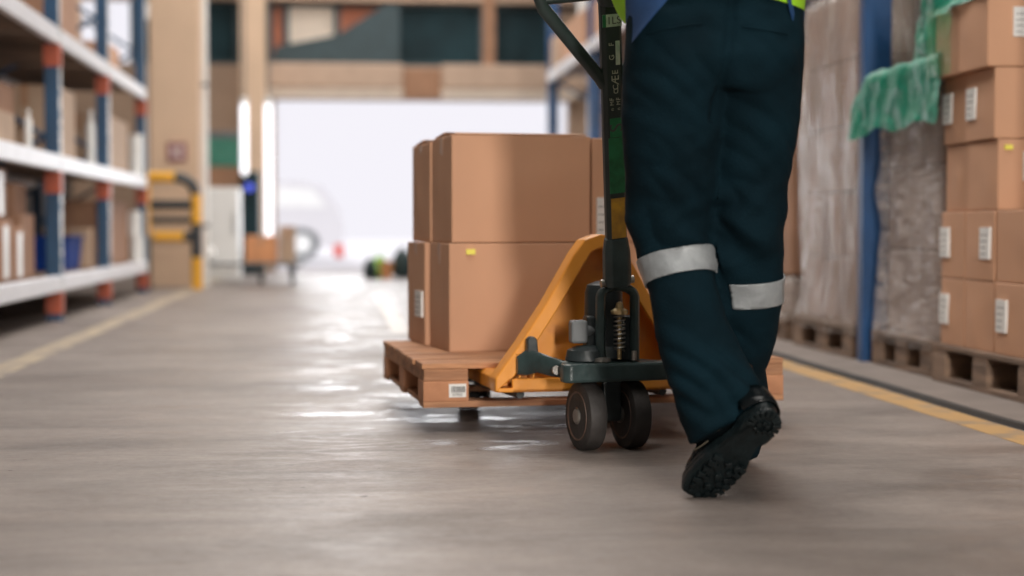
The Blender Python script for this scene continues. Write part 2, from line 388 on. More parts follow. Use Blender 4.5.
# ------------------------------------------------------------ cartons
def carton(w, d, h, label, loc, rotz=0, m='card', group=None, lab=None, stick=None, seam=True, flaps=False, side_lab=None, bulge=.006, name='cardboard_box'):
    "origin at the middle of its base; front face looks to -y"
    t = thing(name, label, 'box', loc, rotz, group)
    b = MB(); n = 6
    bmx = b.bm
    b.box(-w / 2, w / 2, -d / 2, d / 2, 0, h)
    bmesh.ops.subdivide_edges(bmx, edges=bmx.edges[:], cuts=n, use_grid_fill=True)
    sd = random.random() * 50
    for v in bmx.verts:
        a, c_, e = v.co.x / (w / 2), v.co.y / (d / 2), (v.co.z - h / 2) / (h / 2)
        k = bulge * noise.noise((a * 1.3 + sd, c_ * 1.3, e * 1.3)) + bulge * .5
        if abs(a) > .999: v.co.x += math.copysign(k * (1 - c_ * c_) * (1 - e * e), a)
        if abs(c_) > .999: v.co.y += math.copysign(k * (1 - a * a) * (1 - e * e), c_)
    b.build('carton', M[m], t, smooth=True, bevel=.003)
    if seam:
        s = MB(); s.box(-w / 2 - .0012, w / 2 + .0012, -.022, .022, h * .80, h + .0012)
        s.build('tape', M['tape'], t)
    if flaps:
        s = MB()
        for sg in (-1, 1):
            mt = Matrix.Translation((0, sg * d / 2, h)) @ Matrix.Rotation(R(-4) * sg, 4, 'X')
            s.box(-w / 2 + .01, w / 2 - .012, min(0, -sg * d * .46), max(0, -sg * d * .46), .001, .006, mt)
        s.build('flap', M[m], t)
    def put(lb, face):
        u, z0, z1, ww = lb
        if face == 'f':
            o = MB().box(u - ww / 2, u + ww / 2, -d / 2 - bulge - .0015, -d / 2 - .0005, z0, z1).build('label', M['paper'], t)
            p = MB()
            for j in range(4): p.box(u - ww * .38, u + ww * (.1 + .08 * j), -d / 2 - bulge - .002, -d / 2 - bulge - .001, z0 + (z1 - z0) * (.15 + .2 * j), z0 + (z1 - z0) * (.15 + .2 * j) + .0025)
        else:
            o = MB().box(-w / 2 - bulge - .0015, -w / 2 - .0005, u - ww / 2, u + ww / 2, z0, z1).build('label', M['paper'], t)
            p = MB()
            for j in range(4): p.box(-w / 2 - bulge - .002, -w / 2 - bulge - .001, u - ww * (.1 + .08 * j), u + ww * .38, z0 + (z1 - z0) * (.15 + .2 * j), z0 + (z1 - z0) * (.15 + .2 * j) + .0025)
        p.build('lettering', M['print'], o)
    if lab: put(lab, 'f')
    if side_lab: put(side_lab, 's')
    if stick:
        u, z0 = stick; MB().box(u - .014, u + .014, -d / 2 - bulge - .001, -d / 2, z0, z0 + .016).build('sticker', M['sticker'], t)
    return t

# ------------------------------------------------------------ pallets
def pallet(label, W, D, loc, rotz, m='wood_dark', bt=.020, st=.022, bh=.072, group='wooden pallets along the right side', name='wooden_pallet', barcode=False, top_gap=.035):
    "origin: centre of its base; W across x, D along y; stringers run along y"
    t = thing(name, label, 'pallet', loc, rotz, group)
    m2 = 'wood2' if m == 'wood' else m
    z1 = bt; z2 = z1 + bh; z3 = z2 + st; z4 = z3 + bt
    for k in range(3):                                         # bottom boards across
        y = (-D / 2 + .045, 0, D / 2 - .045)[k]
        MB().box(-W / 2, W / 2, y - .045, y + .045, 0, z1).build('bottom_board', M[m], t, bevel=.002)
    for x in (-W / 2, 0, W / 2):
        xx = min(max(x, -W / 2 + .065), W / 2 - .065)
        for k in range(3):
            y = (-D / 2 + .055, 0, D / 2 - .055)[k]
            MB().box(xx - .065, xx + .065, y - .055, y + .055, z1, z2).build('block', M[m2], t, bevel=.003)
        if m == 'wood' and x: MB().box(xx - .055, xx + .055, -D / 2 + .092, D / 2 - .092, 0.001, z1 - .001).build('bottom_board', M[m], t, bevel=.002)
        MB().box(xx - .063, xx + .063, -D / 2 + .002, D / 2 - .002, z2, z3).build('stringer', M[m], t, bevel=.002)
    n = 6; bw = (D - (n - 1) * top_gap) / n
    for k in range(n):
        y = -D / 2 + k * (bw + top_gap); e = random.uniform(0, .012)
        MB().box(-W / 2 - e, W / 2 - random.uniform(0, .01), y, y + bw, z3, z4).build('deck_board', M[m], t, bevel=.003)
    if barcode:
        o = MB().box(-W / 2 + .073, -W / 2 + .122, -D / 2 - .0015, -D / 2 + .001, z1 + .012, z1 + .05).build('label', M['paper'], t)
        p = MB(); x = -W / 2 + .080
        for k in range(11):
            ww = random.choice((.0012, .002, .003)); p.box(x, x + ww, -D / 2 - .0022, -D / 2 - .001, z1 + .026, z1 + .043); x += ww + .0014
        p.build('lettering', M['print'], o)
        text('01953', .011, M['print'], o, (-W / 2 + .097, -D / 2 - .0022, z1 + .0195), (R(90), 0, 0), 'lettering')
    return t, z4

# ------------------------------------------------------------ the load on the truck
TR = ground_xy(.234, 4.40); TYAW = R(12) - YAW                    # hand pallet truck: below its bulkhead
pc = ground_xy(.282 - .10, 4.63 + .485)
PL, ztop = pallet('orange-brown wooden pallet with a barcode label, raised on the pallet truck forks', 1.07, .95, (pc.x, pc.y, .073), R(11.3) - YAW, m='wood', bt=.017, st=.034, bh=.058, group=None, barcode=True, top_gap=.03)
zt = .073 + ztop
BY = R(14.5) - YAW
def on_pallet(X, Z, yaw=BY):                                       # near left corner of a carton -> its centre
    g = ground_xy(X, Z); return g
def cbox(X, Z, wd, dp, h, z, label, **k):
    g = ground_xy(X, Z); c, s = math.cos(BY), math.sin(BY)
    return carton(wd, dp, h, label, (g.x + c * wd / 2 - s * dp / 2, g.y + s * wd / 2 + c * dp / 2, z), BY, group='cartons stacked on the pallet truck', **k)
ax, ay = math.cos(R(14.5)), math.sin(R(14.5))                      # in camera ground axes
bx0, bz0 = -.192, 4.96
wd, dp = .443, .295
def off(i, j, dx=0, dy=0): return bx0 + ax * (i * (wd + .008) + dx) - ay * (j * (dp + .005) + dy), bz0 + ay * (i * (wd + .008) + dx) + ax * (j * (dp + .005) + dy)
cbox(*off(0, 0), wd, dp, .334, zt, 'brown carton with a yellow sticker, lower front left on the raised pallet', stick=(-.155, .30))
cbox(*off(0, 1, -.016), wd, dp, .334, zt, 'brown carton with a white side label, behind the lower front left carton', side_lab=(-.07, .09, .175, .11))
cbox(*off(1, 0), wd, dp, .334, zt, 'brown carton on the raised pallet, lower row behind the orange truck frame')
cbox(*off(1, 1), wd, dp, .334, zt, 'lower rear carton on the raised pallet, beyond the orange truck frame')
cbox(*off(0, 0, .008), wd, dp, .330, zt + .336, 'large brown carton on top of the stickered carton, front left of the load', flaps=True, bulge=.008)
cbox(*off(0, 1, .002), wd, dp, .322, zt + .336, 'top rear left carton of the load, behind the large front carton', flaps=True)
cbox(*off(1, 0, .006), wd, dp, .326, zt + .336, 'top carton with a white label beside the truck handle', lab=(-.19, .02, .14, .035))
cbox(*off(1, 1), wd, dp, .326, zt + .336, 'top rear carton of the load beyond the truck handle')

# ------------------------------------------------------------ hand pallet truck
T = thing('pallet_truck', 'orange hand pallet truck with black handle, carrying the carton pallet', 'pallet truck', (TR.x, TR.y, 0), TYAW)
TM = Matrix.Translation((TR.x, TR.y, 0)) @ Matrix.Rotation(TYAW, 4, 'Z'); TI = TM.inverted()
# bulkhead: recessed plate with a folded rim
half_o = [(-.290, .140), (-.290, .178), (-.224, .268), (-.152, .375), (-.074, .510), (-.045, .549), (0, .564)]
half_i = [(-.248, .177), (-.238, .183), (-.193, .250), (-.122, .358), (-.044, .487), (-.026, .515), (0, .526)]
outer = half_o + [(-x, z) for x, z in half_o[-2::-1]]
inner = half_i + [(-x, z) for x, z in half_i[-2::-1]]
b = MB(); b.band(outer, inner, -.03, -.018)
wall_o = [(x, z) for x, z in outer]; wall_i = [(x * .955, .137 + (z - .137) * .975) for x, z in outer]
b.band(wall_o, wall_i, -.018, .05); b.prism(outer, .045, .055)
b.box(-.285, .285, -.03, .05, .140, .152); b.box(-.245, .245, -.03, -.018, .140, .177)
b.build('bulkhead', M['yellow'], T, bevel=.004)
b = MB(); b.box(-.235, -.178, -.034, .0, .24, .246); b.box(-.228, -.222, -.034, -.028, .178, .246); b.box(-.19, -.184, -.034, -.028, .178, .246)
b.build('guide_bracket', M['yellow'], T, bevel=.002)
for sx in (-1, 1):
    b = MB(); xc = sx * .203
    prof = [(-.075, .137), (-.075, .172), (-.063, .183), (.063, .183), (.075, .172), (.075, .137), (.066, .137), (.066, .168), (-.066, .168), (-.066, .137)]
    ys = [.05, .6, .92, 1.0]; rr = []
    for k, y in enumerate(ys):
        s1 = (1, 1, .92, .62)[k]; zz = (0, 0, 0, -.012)[k]
        rr.append([Vector((xc + x * s1, y, z + zz)) for x, z in prof])
    b.rings(rr); b.build('fork', M['yellow'], T, bevel=.002)
    b = MB(); b.box(xc - .045, xc - .033, .70, .88, .04, .125, Matrix.Translation((0, 0, 0))); b.box(xc + .033, xc + .045, .70, .88, .04, .125)
    b.box(xc - .045, xc + .045, .68, .72, .10, .15)
    f = b.build('roller_arm', M['black'], T, bevel=.004)
    MB().lathe((xc - .032, .84, .0405), (1, 0, 0), [(.008, 0), (.036, 0), (.040, .004), (.040, .060), (.036, .064), (.008, .064)]).build('load_roller', M['rubber'], f, smooth=True)
    b = MB(); b.cyl((xc, .06, .125), (xc, .70, .10), .011); b.build('push_rod', M['black'], T, smooth=True)
# steering unit
SY = -.165; SX = -.016; SA = R(8)
SM = Matrix.Translation((SX, SY, 0)) @ Matrix.Rotation(SA, 4, 'Z')
def steer(o): o.matrix_local = SM; return o
for sx in (-1, 1):
    xc = sx * .0625
    o = steer(MB().lathe((xc - .026, 0, .0905), (1, 0, 0), [(.060, .0), (.080, .0), (.088, .004), (.090, .012), (.090, .040), (.088, .048), (.080, .052), (.060, .052)], 40).build('wheel', M['rubber'], T, smooth=True))
    ri = MB().lathe((xc - .0245, 0, .0905), (1, 0, 0), [(.010, .004), (.046, .004), (.052, .001), (.064, -.003), (.066, .001), (.066, .048), (.064, .052), (.052, .048), (.046, .045), (.010, .045)], 32).build('rim', M['rim'], o, smooth=True)
    hb = MB().lathe((xc - sx * .003 + sx * .0 - .030, 0, .0905), (1, 0, 0), [(.001, -.004), (.018, -.004), (.022, 0), (.022, .06), (.018, .064), (.001, .064)], 16).build('hub', M['steel'], o, smooth=True)
b = MB(); b.cyl((-.092, 0, .0905), (.092, 0, .0905), .012); b.box(-.027, .027, -.03, .03, .075, .19, bev=.008)
steer(b.build('wheel_fork', M['black'], T))
# turntable / chassis plate with rounded front
b = MB()
poly = [(-.150, -.035), (-.152, -.062), (-.140, -.078), (.140, -.078), (.152, -.062), (.150, -.035), (.10, .07), (-.10, .07)]
b.prism(poly, .184, .232, 'z'); steer(b.build('turntable_plate', M['green_black'], T, bevel=.007))
# rocker arms out to the bulkhead
for sx in (-1, 1):
    b = MB(); rr = []
    for x, y, z, hy, hz in ((.10, -.19, .21, .02, .020), (.14, -.17, .213, .022, .023), (.165, -.135, .218, .022, .026), (.19, -.09, .226, .020, .028), (.215, -.06, .222, .020, .034), (.236, -.048, .214, .014, .024)):
        rr.append([Vector((sx * x, y + hy * math.cos(a), z + hz * math.sin(a))) for a in [2 * math.pi * k / 12 for k in range(12)]])
    b.rings(rr); b.build('rocker_arm', M['green_black'], T, smooth=True)
    b = MB(); b.prism([(sx * .200 - .014, .22), (sx * .200 - .012, .285), (sx * .200 - .004, .292), (sx * .200 + .006, .292), (sx * .200 + .014, .284), (sx * .200 + .018, .22)], -.075, -.045)
    b.build('lever_lug', M['black'], T, bevel=.003)
    b = MB(); b.cyl((sx * .160, -.175, .212), (sx * .160, -.188, .212), .012, 12); b.build('pivot_pin', M['steel'], T, smooth=True)
# pump: casting, cylinder, arch with spring
b = MB(); b.lathe((SX, SY + .05, 0), (0, 0, 1), [(.074, .232), (.078, .24), (.070, .258), (.052, .27), (.050, .41), (.044, .43), (.02, .44)], 24)
b.build('pump_cylinder', M['black'], T, smooth=True)
b = MB(); b.lathe((SX - .06, SY - .0, 0), (0, 0, 1), [(.05, .232), (.056, .236), (.05, .262), (.03, .272), (.004, .276)], 20); b.build('pump_foot', M['black'], T, smooth=True)
b = MB(); b.lathe((SX - .03, SY - .045, 0), (0, 0, 1), [(.022, .232), (.024, .236), (.022, .243), (.01, .246)], 14); b.build('cover_cap', M['steel'], T, smooth=True)
arch = []
for a in range(13):
    an = math.pi * a / 12; arch.append((SX + .016 - math.cos(an) * .046, SY - .03, .40 + math.sin(an) * .028))
pts = [(SX + .016 - .046, SY - .03, .235)] + arch + [(SX + .016 + .046, SY - .03, .235)]
b = MB(); b.tube(pts, .012, 10, flat=1.8); b.build('pump_arch', M['green_black'], T, smooth=True)
b = MB(); pts = []
for k in range(8 * 12 + 1):
    a = 2 * math.pi * k / 12; pts.append((SX + .017 + .0135 * math.cos(a), SY - .045 + .0135 * math.sin(a), .262 + .0117 * k / 12))
b.tube(pts, .0026, 6); b.build('spring', M['steel'], T, smooth=True)
b = MB(); b.lathe((SX + .017, SY - .045, 0), (0, 0, 1), [(.006, .24), (.006, .355), (.022, .357), (.024, .366), (.012, .372), (.009, .386), (.002, .39)], 12)
b.build('piston_nut', M['brass'], T, smooth=True)
b = MB(); b.box(-.022, .022, -.02, .02, 0, .06, Matrix.Translation((SX - .082, SY + .0, .280)), bev=.007); b.cyl((SX - .07, SY + .0, .312), (SX - .035, SY + .02, .312), .016)
b.build('valve_block', M['grey'], T)
b = MB(); b.box(SX - .058, SX - .034, SY - .0, SY + .05, .262, .35, bev=.006); b.build('valve_body', M['black'], T)
b = MB(); b.cyl((SX + .052, SY - .06, .238), (SX + .052, SY - .06, .262), .007, 10); b.build('release_screw', M['steel'], T, smooth=True)
b = MB(); b.box(SX + .03, SX + .075, SY - .02, SY + .04, .232, .35, bev=.006); b.build('lever_housing', M['black'], T)
# handle
hb0 = TI @ at(617, 274, 4.19); ht = TI @ at(609.5, 6, 3.96)
ax_ = (ht - hb0).normalized(); hr = Vector((1, 0, 0)); hr = (hr - ax_ * hr.dot(ax_)).normalized()
hr = (Matrix.Rotation(R(5), 3, ax_) @ hr); hn = ax_.cross(hr).normalized()      # hn points away from or to the worker
if hn.y > 0: hn = -hn
HM = Matrix((( *hr, ), ( *ax_, ), ( *hn, ))).transposed().to_4x4(); HM.translation = hb0
HL = (ht - hb0).length
def hsec(b, spec, cx=0):
    rr = []
    for y, w_, t_ in spec:
        c_ = .25 * min(w_, t_)
        rr.append([Vector((cx + sx * (w_ / 2 - (c_ if j else 0)), y, sz * (t_ / 2 - (0 if j else c_)))) for sx, sz, j in ((1, 1, 1), (1, 1, 0), (1, -1, 0), (1, -1, 1), (-1, -1, 1), (-1, -1, 0), (-1, 1, 0), (-1, 1, 1))])
    return b.rings(rr)
Hd = hsec(MB(), [(.02, .050, .036), (.06, .054, .036), (HL - .03, .053, .036), (HL + .04, .055, .036)]).build('handle', M['handle'], T, bevel=.002)
Hd.matrix_local = HM
b = MB(); hsec(b, [(-.03, .066, .05), (-.01, .072, .052), (.06, .070, .048), (.10, .058, .042)]); q = b.build('handle_socket', M['green_black'], T, bevel=.004); q.matrix_local = HM
b = MB(); b.cyl((-.045, -.02, .0), (.045, -.02, .0), .010, 14); q = b.build('handle_pivot', M['steel'], T, smooth=True); q.matrix_local = HM
# loop grip
def HP(px, py, dz=0):
    "point on the plane of the handle seen at that measured position"
    o = Vector((0, 0, H)); d = (at(px, py, 1) - o); ol = (TM @ HM).inverted() @ o; dl = (TM @ HM).inverted().to_3x3() @ d
    t = (dz - ol.z) / dl.z; return ol + dl * t
jl = HP(600, 78); gl = HP(543, 8); tl = HP(536, -14); tl2 = HP(546, -26)
def mir(p): return Vector((-p.x, p.y, p.z))
path = [jl + Vector((.012, -.02, 0)), jl, gl, tl, tl2]
path += [mir(p) for p in reversed(path)]
b = MB(); b.tube([path[0], path[1], path[1].lerp(path[2], .5), path[2], path[2].lerp(path[3], .5), path[3], path[4], path[4].lerp(path[5], .5), path[5], path[6], path[6].lerp(path[7], .5), path[7], path[7].lerp(path[8], .5), path[8], path[9]], .0165, 12, flat=.8)
q = b.build('loop_grip', M['handle'], T, smooth=True); q.matrix_local = HM
b = MB(); yb = HP(575, -2).y; b.tube([(gl.x - .0, yb, 0), (-gl.x, yb, 0)], .010, 10); q = b.build('cross_bar', M['handle'], T, smooth=True); q.matrix_local = HM
b = MB(); hsec(b, [(HL + .0, .050, .046), (HL + .05, .08, .06), (HL + .10, .05, .05)]); q = b.build('control_head', M['black'], T, bevel=.005); q.matrix_local = HM
def hy(py): return HP(610, py).y
def plate(nm, y0, y1, x0, x1, m):
    return MB().box(x0, x1, y1, y0, .0181, .0192).build(nm, M[m], Hd)
zf = .0194
plate('sticker', hy(13), hy(25.5), -.026, .024, 'tealpaper')
MB().box(-.026, -.017, hy(25.5), hy(13), .0190, .0197).build('sticker', M['dk_green'], Hd)
text('1LS', .026, M['print'], Hd, (.003, hy(19.5), zf + .0006), (0, 0, 0))
plate('sticker', hy(40), hy(64), .006, .017, 'tealpaper')
for s_t, py, sz, x in (('F', 43, .019, -.004), ('G', 56, .019, -.004), ('E', 71, .022, .004), ('Æ', 79, .028, .004), ('C', 86, .020, .004), ('U', 90, .020, .004), ('F', 98, .016, -.007), ('F', 98, .016, .010), ('M', 102, .014, -.007), ('M', 102, .014, .010), ('n', 108, .013, -.007), ('n', 108, .013, .010)):
    text(s_t, sz, M['letter'], Hd, (x, hy(py), zf - .0004), (0, 0, R(90) if s_t != 'U' else 0))
plate('sticker', hy(117), hy(136), -.014, .024, 'dk_green')
text('S', .05, M['print'], Hd, (.004, hy(126.5), zf), (0, 0, R(90)))
plate('sticker', hy(136.6), hy(192), -.019, .024, 'dk_green')
plate('sticker', hy(197), hy(237), -.017, .022, 'yel_stick')

# ------------------------------------------------------------ the worker
W = thing('person', 'worker in navy trousers with reflective bands and black boots walking behind the truck', 'person', tuple(ground_xy(.42, 3.62)) + (0,), 0)
WI = Matrix.Translation(-W.location)
def ringpts(lx, ly, rx, ry, Z, dp, tan, n=28, sq=2.35):
    a, c = at(lx, ly, Z), at(rx, ry, Z); ctr = (a + c) / 2; A = (c - a) / 2
    B = tan.cross(A).normalized() * dp; out = []
    for k in range(n):
        t = 2 * math.pi * k / n; ct, st = math.cos(t), math.sin(t)
        e = 2 / sq; out.append(ctr + A * math.copysign(abs(ct) ** e, ct) + B * math.copysign(abs(st) ** e, st))
    return out
def loft(b, secs):
    ctr = [(at(s[0], s[1], s[4]) + at(s[2], s[3], s[4])) / 2 for s in secs]; out = []
    for i, s in enumerate(secs):
        tan = (ctr[min(i + 1, len(ctr) - 1)] - ctr[max(i - 1, 0)]).normalized(); out.append(ringpts(*s, tan))
    b.rings(out); return ctr
LEG_L = [(628, 12, 730, 12, 3.47, .122), (623, 70, 727, 70, 3.48, .118), (621, 120, 720, 120, 3.50, .112), (625, 178, 715, 174, 3.545, .102), (625, 222, 712, 212, 3.58, .097),
         (639, 262, 712, 246, 3.585, .088), (650, 296, 714, 282, 3.55, .083), (655, 336, 727, 320, 3.545, .08), (664, 371, 742, 350, 3.53, .078), (676, 404, 758, 380, 3.505, .076), (689, 446, 765, 408, 3.49, .072)]
LEG_R = [(702, 12, 803, 12, 3.50, .12), (706, 70, 802, 70, 3.52, .116), (708, 120, 799, 120, 3.54, .11), (707, 180, 788, 180, 3.58, .102), (705, 225, 784, 225, 3.60, .096),
         (705, 262, 783, 264, 3.62, .09), (708, 298, 781, 302, 3.64, .086), (706, 332, 776, 336, 3.69, .082), (702, 362, 764, 365, 3.76, .08), (698, 388, 769, 390, 3.83, .08), (694, 415, 768, 418, 3.89, .082), (692, 438, 762, 441, 3.94, .082)]
PELV = [(632, -48, 798, -48, 3.50, .118), (628, -15, 803, -15, 3.50, .128), (628, 20, 803, 20, 3.49, .140), (627, 60, 801, 60, 3.49, .135), (635, 85, 795, 85, 3.50, .11)]
b = MB(); cL = loft(b, LEG_L); cR = loft(b, LEG_R); loft(b, PELV)
for v in b.bm.verts: v.co = WI @ v.co
tr = b.build('trousers_raw', M['navy'])
md = tr.modifiers.new('r', 'REMESH'); md.mode = 'VOXEL'; md.voxel_size = .0075
sm = tr.modifiers.new('s', 'SMOOTH'); sm.iterations = 14; sm.factor = .6
me = ev_mesh(tr); bpy.data.objects.remove(tr)
camL = WI @ Vector((0, 0, H))
def segdist(p, ctr):
    best = (9, 0)
    for i in range(len(ctr) - 1):
        a, c = ctr[i], ctr[i + 1]; d = c - a; t = max(0, min(1, (p - a).dot(d) / d.length_squared)); q_ = a + d * t
        best = min(best, ((p - q_).length, i + t))
    return best
cLl = [WI @ p for p in cL]; cRl = [WI @ p for p in cR]
def ridge(x): return 1 - abs(math.sin(x))
nrm = [v.normal.copy() for v in me.vertices]
for v in me.vertices:
    p = v.co; dl, tl_ = segdist(p, cLl); dr, tr_ = segdist(p, cRl)
    left = dl < dr; t = tl_ if left else tr_; z = p.z
    px = p.x
    # folds: diagonal drag lines high up, rings round the knee and above the hem
    n1 = noise.noise((px * 7 + (0 if left else 9), p.y * 5, z * 16 + px * 10))
    n2 = noise.noise((px * 14 + 5, p.y * 9, z * 30 - px * 14))
    knee = math.exp(-((t - 4.0) / 1.3) ** 2); hem = math.exp(-((t - (9.0 if left else 10)) / 1.6) ** 2); seat = math.exp(-((t - .6) / 1.0) ** 2)
    band_ = math.exp(-((t - 5.5) / .45) ** 2)
    amp = .0030 + .0090 * knee + .0065 * hem + .0015 * seat
    amp *= (1 - .75 * band_)
    fold = abs(n1) * 2 - .35
    facing = abs(nrm[v.index].dot((camL - p).normalized()))
    d = amp * (.35 + 1.35 * facing) * (fold * 1.15 + n2 * .45)
    # seat seam
    if z > .80:
        u = px - ((cLl[0].x + cRl[0].x) / 2 - (1.0 - z) * .10)
        d -= .010 * math.exp(-(u / .010) ** 2) * (1 if p.y < 0 else .3)
        d += .012 * seat * math.exp(-((abs(u) - .085) / .055) ** 2) * (1 if p.y < 0 else 0) * math.exp(-((z - .90) / .08) ** 2)
    v.co = p + nrm[v.index] * d
me.update()
TRS = bpy.data.objects.new('trousers', me); C.objects.link(TRS); me.materials.clear(); me.materials.append(M['navy'])
for f in me.polygons: f.use_smooth = True
TRS.parent = W
def band(ctr, t0, hw, other, nm):
    i = int(t0); c0 = ctr[i].lerp(ctr[i + 1], t0 - i); tan = (ctr[i + 1] - ctr[i - 1 if i else 0]).normalized()
    bb = bmesh.new(); bb.from_mesh(me)
    bmesh.ops.bisect_plane(bb, geom=bb.verts[:] + bb.edges[:] + bb.faces[:], plane_co=c0 + tan * hw, plane_no=tan, clear_outer=True)
    bmesh.ops.bisect_plane(bb, geom=bb.verts[:] + bb.edges[:] + bb.faces[:], plane_co=c0 - tan * hw, plane_no=-tan, clear_outer=True)
    dele = [v for v in bb.verts if segdist(v.co, ctr)[0] > segdist(v.co, other)[0] - .012 or (v.co - c0).length > .16]
    bmesh.ops.delete(bb, geom=dele, context='VERTS')
    bb.normal_update()
    ns = {v: v.normal.copy() for v in bb.verts}
    for v in bb.verts: v.co += ns[v] * .003
    m2 = bpy.data.meshes.new(nm); bb.to_mesh(m2); bb.free()
    for f in m2.polygons: f.use_smooth = True
    o = bpy.data.objects.new(nm, m2); C.objects.link(o); m2.materials.append(M['reflect']); o.parent = W
    s2 = o.modifiers.new('t', 'SOLIDIFY'); s2.thickness = .003; s2.offset = 0
    return o
band(cLl, 5.38, .0285, cRl, 'reflective_band'); band(cRl, 5.66, .0285, cLl, 'reflective_band')
# welt pocket at the back
def on_back(px, py, Z=3.36):
    o = camL; d = (WI @ at(px, py, 1)) - camL
    ok, loc, n_, _ = TRS.ray_cast(o, d.normalized())
    return loc + n_ * .002 if ok else (WI @ at(px, py, Z))
bpy.context.view_layer.update()
b = MB(); b.tube([on_back(648 + k * 6, 34 - 11 * math.sin(k / 9 * 1.3) + .02 * k) for k in range(10)], .0028, 6); b.build('pocket_welt', M['navy'], TRS, smooth=True)
b = MB(); b.tube([on_back(742 + k * 5, 26 + k * .9) for k in range(10)], .0024, 6); b.build('pocket_welt', M['navy'], TRS, smooth=True)

# boots
def boot(nm, TMx, label=None):
    "sole in the local xy plane: heel at -y, toe at +y, sole faces -z; origin under the middle of the foot"
    o = bpy.data.objects.new(nm, None)
    def outline(s=1.0, n=40):
        pts = []
        for k in range(n):
            a = 2 * math.pi * k / n; y = -math.cos(a) * .148
            u = (y + .148) / .296
            wl = .034 + .014 * math.sin(min(1, u / .22) * math.pi / 2) if u < .22 else (.048 - .010 * math.sin((u - .22) / .26 * math.pi) if u < .48 else .048 + .008 * math.sin((u - .48) / .52 * math.pi * .9))
            x = math.sin(a); x = math.copysign(abs(x) ** .62, x) * wl
            x += .008 * math.sin(u * math.pi * 1.1 + .3) - .004
            pts.append((x * s, y * s))
        return pts
    def bend(p):                                         # toe spring and flex at the ball
        x, y, z = p
        if y > .045:
            a = (y - .045) * 2.6; r_ = 1 / 2.6
            return Vector((x, .045 + (r_ - z) * math.sin(a), z + (r_ - z) * (1 - math.cos(a))))
        return Vector((x, y, z))
    ol = outline()
    b = MB()
    lv = [(.97, .0), (1.0, .004), (1.0, .016), (.975, .018), (.985, .021), (.985, .030), (.95, .033)]
    b.rings([[Vector((x * s, y * s, z)) for x, y in ol] for s, z in lv])
    for v in b.bm.verts:                                 # waist arch behind the ball
        u = v.co.y
        if v.co.z < .012 and -.052 < u < .0: v.co.z += .012
    for v in b.bm.verts: v.co = bend(v.co)
    sole = b.build('boot_sole', M['sole'], None, smooth=True)
    # lugs
    lb = MB(); lbh = MB()
    def lug(x, y, lx, ly, rot, h=.0065):
        z0 = .0 if not (-.052 < y < 0) else .012
        m_ = Matrix.Translation((x, y, 0)) @ Matrix.Rotation(rot, 4, 'Z')
        n0 = len(lb.bm.verts)
        (lb if y > -.03 else lbh).box(-lx, lx, -ly, ly, z0 - h, z0 + .004, m_)
    for k in range(11):                                  # fan of heel lugs
        a = R(-198 + k * 21.6); lug(.002 + math.cos(a) * .030, -.105 + math.sin(a) * .031, .0095, .0046, a)
    for k in range(6):
        a = R(60 * k + 20); lug(.002 + math.cos(a) * .013, -.098 + math.sin(a) * .013, .005, .0045, a)
    for j in range(7):                                   # forefoot blocks
        y = .018 + j * .0185; wv = .047 - (max(0, y - .09) * .42)
        for sx in (-1, 1):
            lug(sx * (wv - .012) + .005, y, .0092, .0068, sx * R(14))
        for x in ((-.018, .016) if j % 2 else (-.026, -.0, .025)):
            if abs(x) < wv - .014: lug(x + .005, y + .004, .0075, .0062, R(35 if j % 2 else -35))
    for x in (-.016, .016): lug(x, -.018, .006, .012, 0, .004)
    for v in lb.bm.verts: v.co = bend(v.co)
    lugs = lb.build('tread', M['sole'], None, bevel=.0015); lugs_h = lbh.build('heel_tread', M['sole'], None, bevel=.0015)
    # upper
    b = MB(); rr = []
    spine = [  # y, z centre, half width, half height
        (.150, .036, .012, .010), (.142, .044, .030, .022), (.118, .052, .040, .032), (.085, .058, .045, .038), (.045, .066, .044, .046), (.005, .078, .040, .058)]
    n = 20
    for y, zc, hw, hh in spine:
        rr.append([Vector((hw * math.copysign(abs(math.cos(2 * math.pi * k / n)) ** .8, math.cos(2 * math.pi * k / n)) + .004, y, max(.024, zc + hh * math.sin(2 * math.pi * k / n)))) for k in range(n)])
    # turning up to the shaft
    for ang, c0, hw, hl in ((25, (-.020, .088), .039, .062), (52, (-.046, .10), .038, .064), (75, (-.058, .125), .040, .064), (90, (-.060, .160), .043, .060), (90, (-.060, .200), .046, .060), (90, (-.060, .228), .048, .061)):
        a = R(ang); dy, dz = -math.sin(a) * -1, math.cos(a)
        ring = []
        for k in range(n):
            t = 2 * math.pi * k / n; e = hl * math.sin(t)
            y = c0[0] + e * math.sin(a); z = c0[1] + e * math.cos(a)
            ring.append(Vector((hw * math.cos(t) + .003, y, max(.024, z))))
        rr.append(ring)
    b.rings(rr)
    up = b.build('boot_upper_raw', M['boot'])
    m_ = up.modifiers.new('r', 'REMESH'); m_.mode = 'VOXEL'; m_.voxel_size = .005
    m_ = up.modifiers.new('s', 'SMOOTH'); m_.iterations = 6
    me_ = ev_mesh(up); bpy.data.objects.remove(up)
    for v in me_.vertices:
        cr = math.exp(-((v.co.y - .05) / .03) ** 2)
        v.co = bend(v.co + v.normal * (.0022 * cr * math.sin(v.co.y * 420) + .0012 * noise.noise(v.co * 60)))
    for f in me_.polygons: f.use_smooth = True
    me_.materials.clear(); me_.materials.append(M['boot'])
    upo = bpy.data.objects.new(nm, me_); C.objects.link(upo)
    # heel counter, collar
    b = MB(); rr = []
    for z, g in ((.030, 1.0), (.055, 1.02), (.085, .98), (.10, .95)):
        rr.append([Vector((.003 + .0475 * g * math.sin(a), -.088 - .064 * g * math.cos(a) + (z - .03) * .12, z)) for a in [R(-80 + 160 * k / 16) for k in range(17)]])
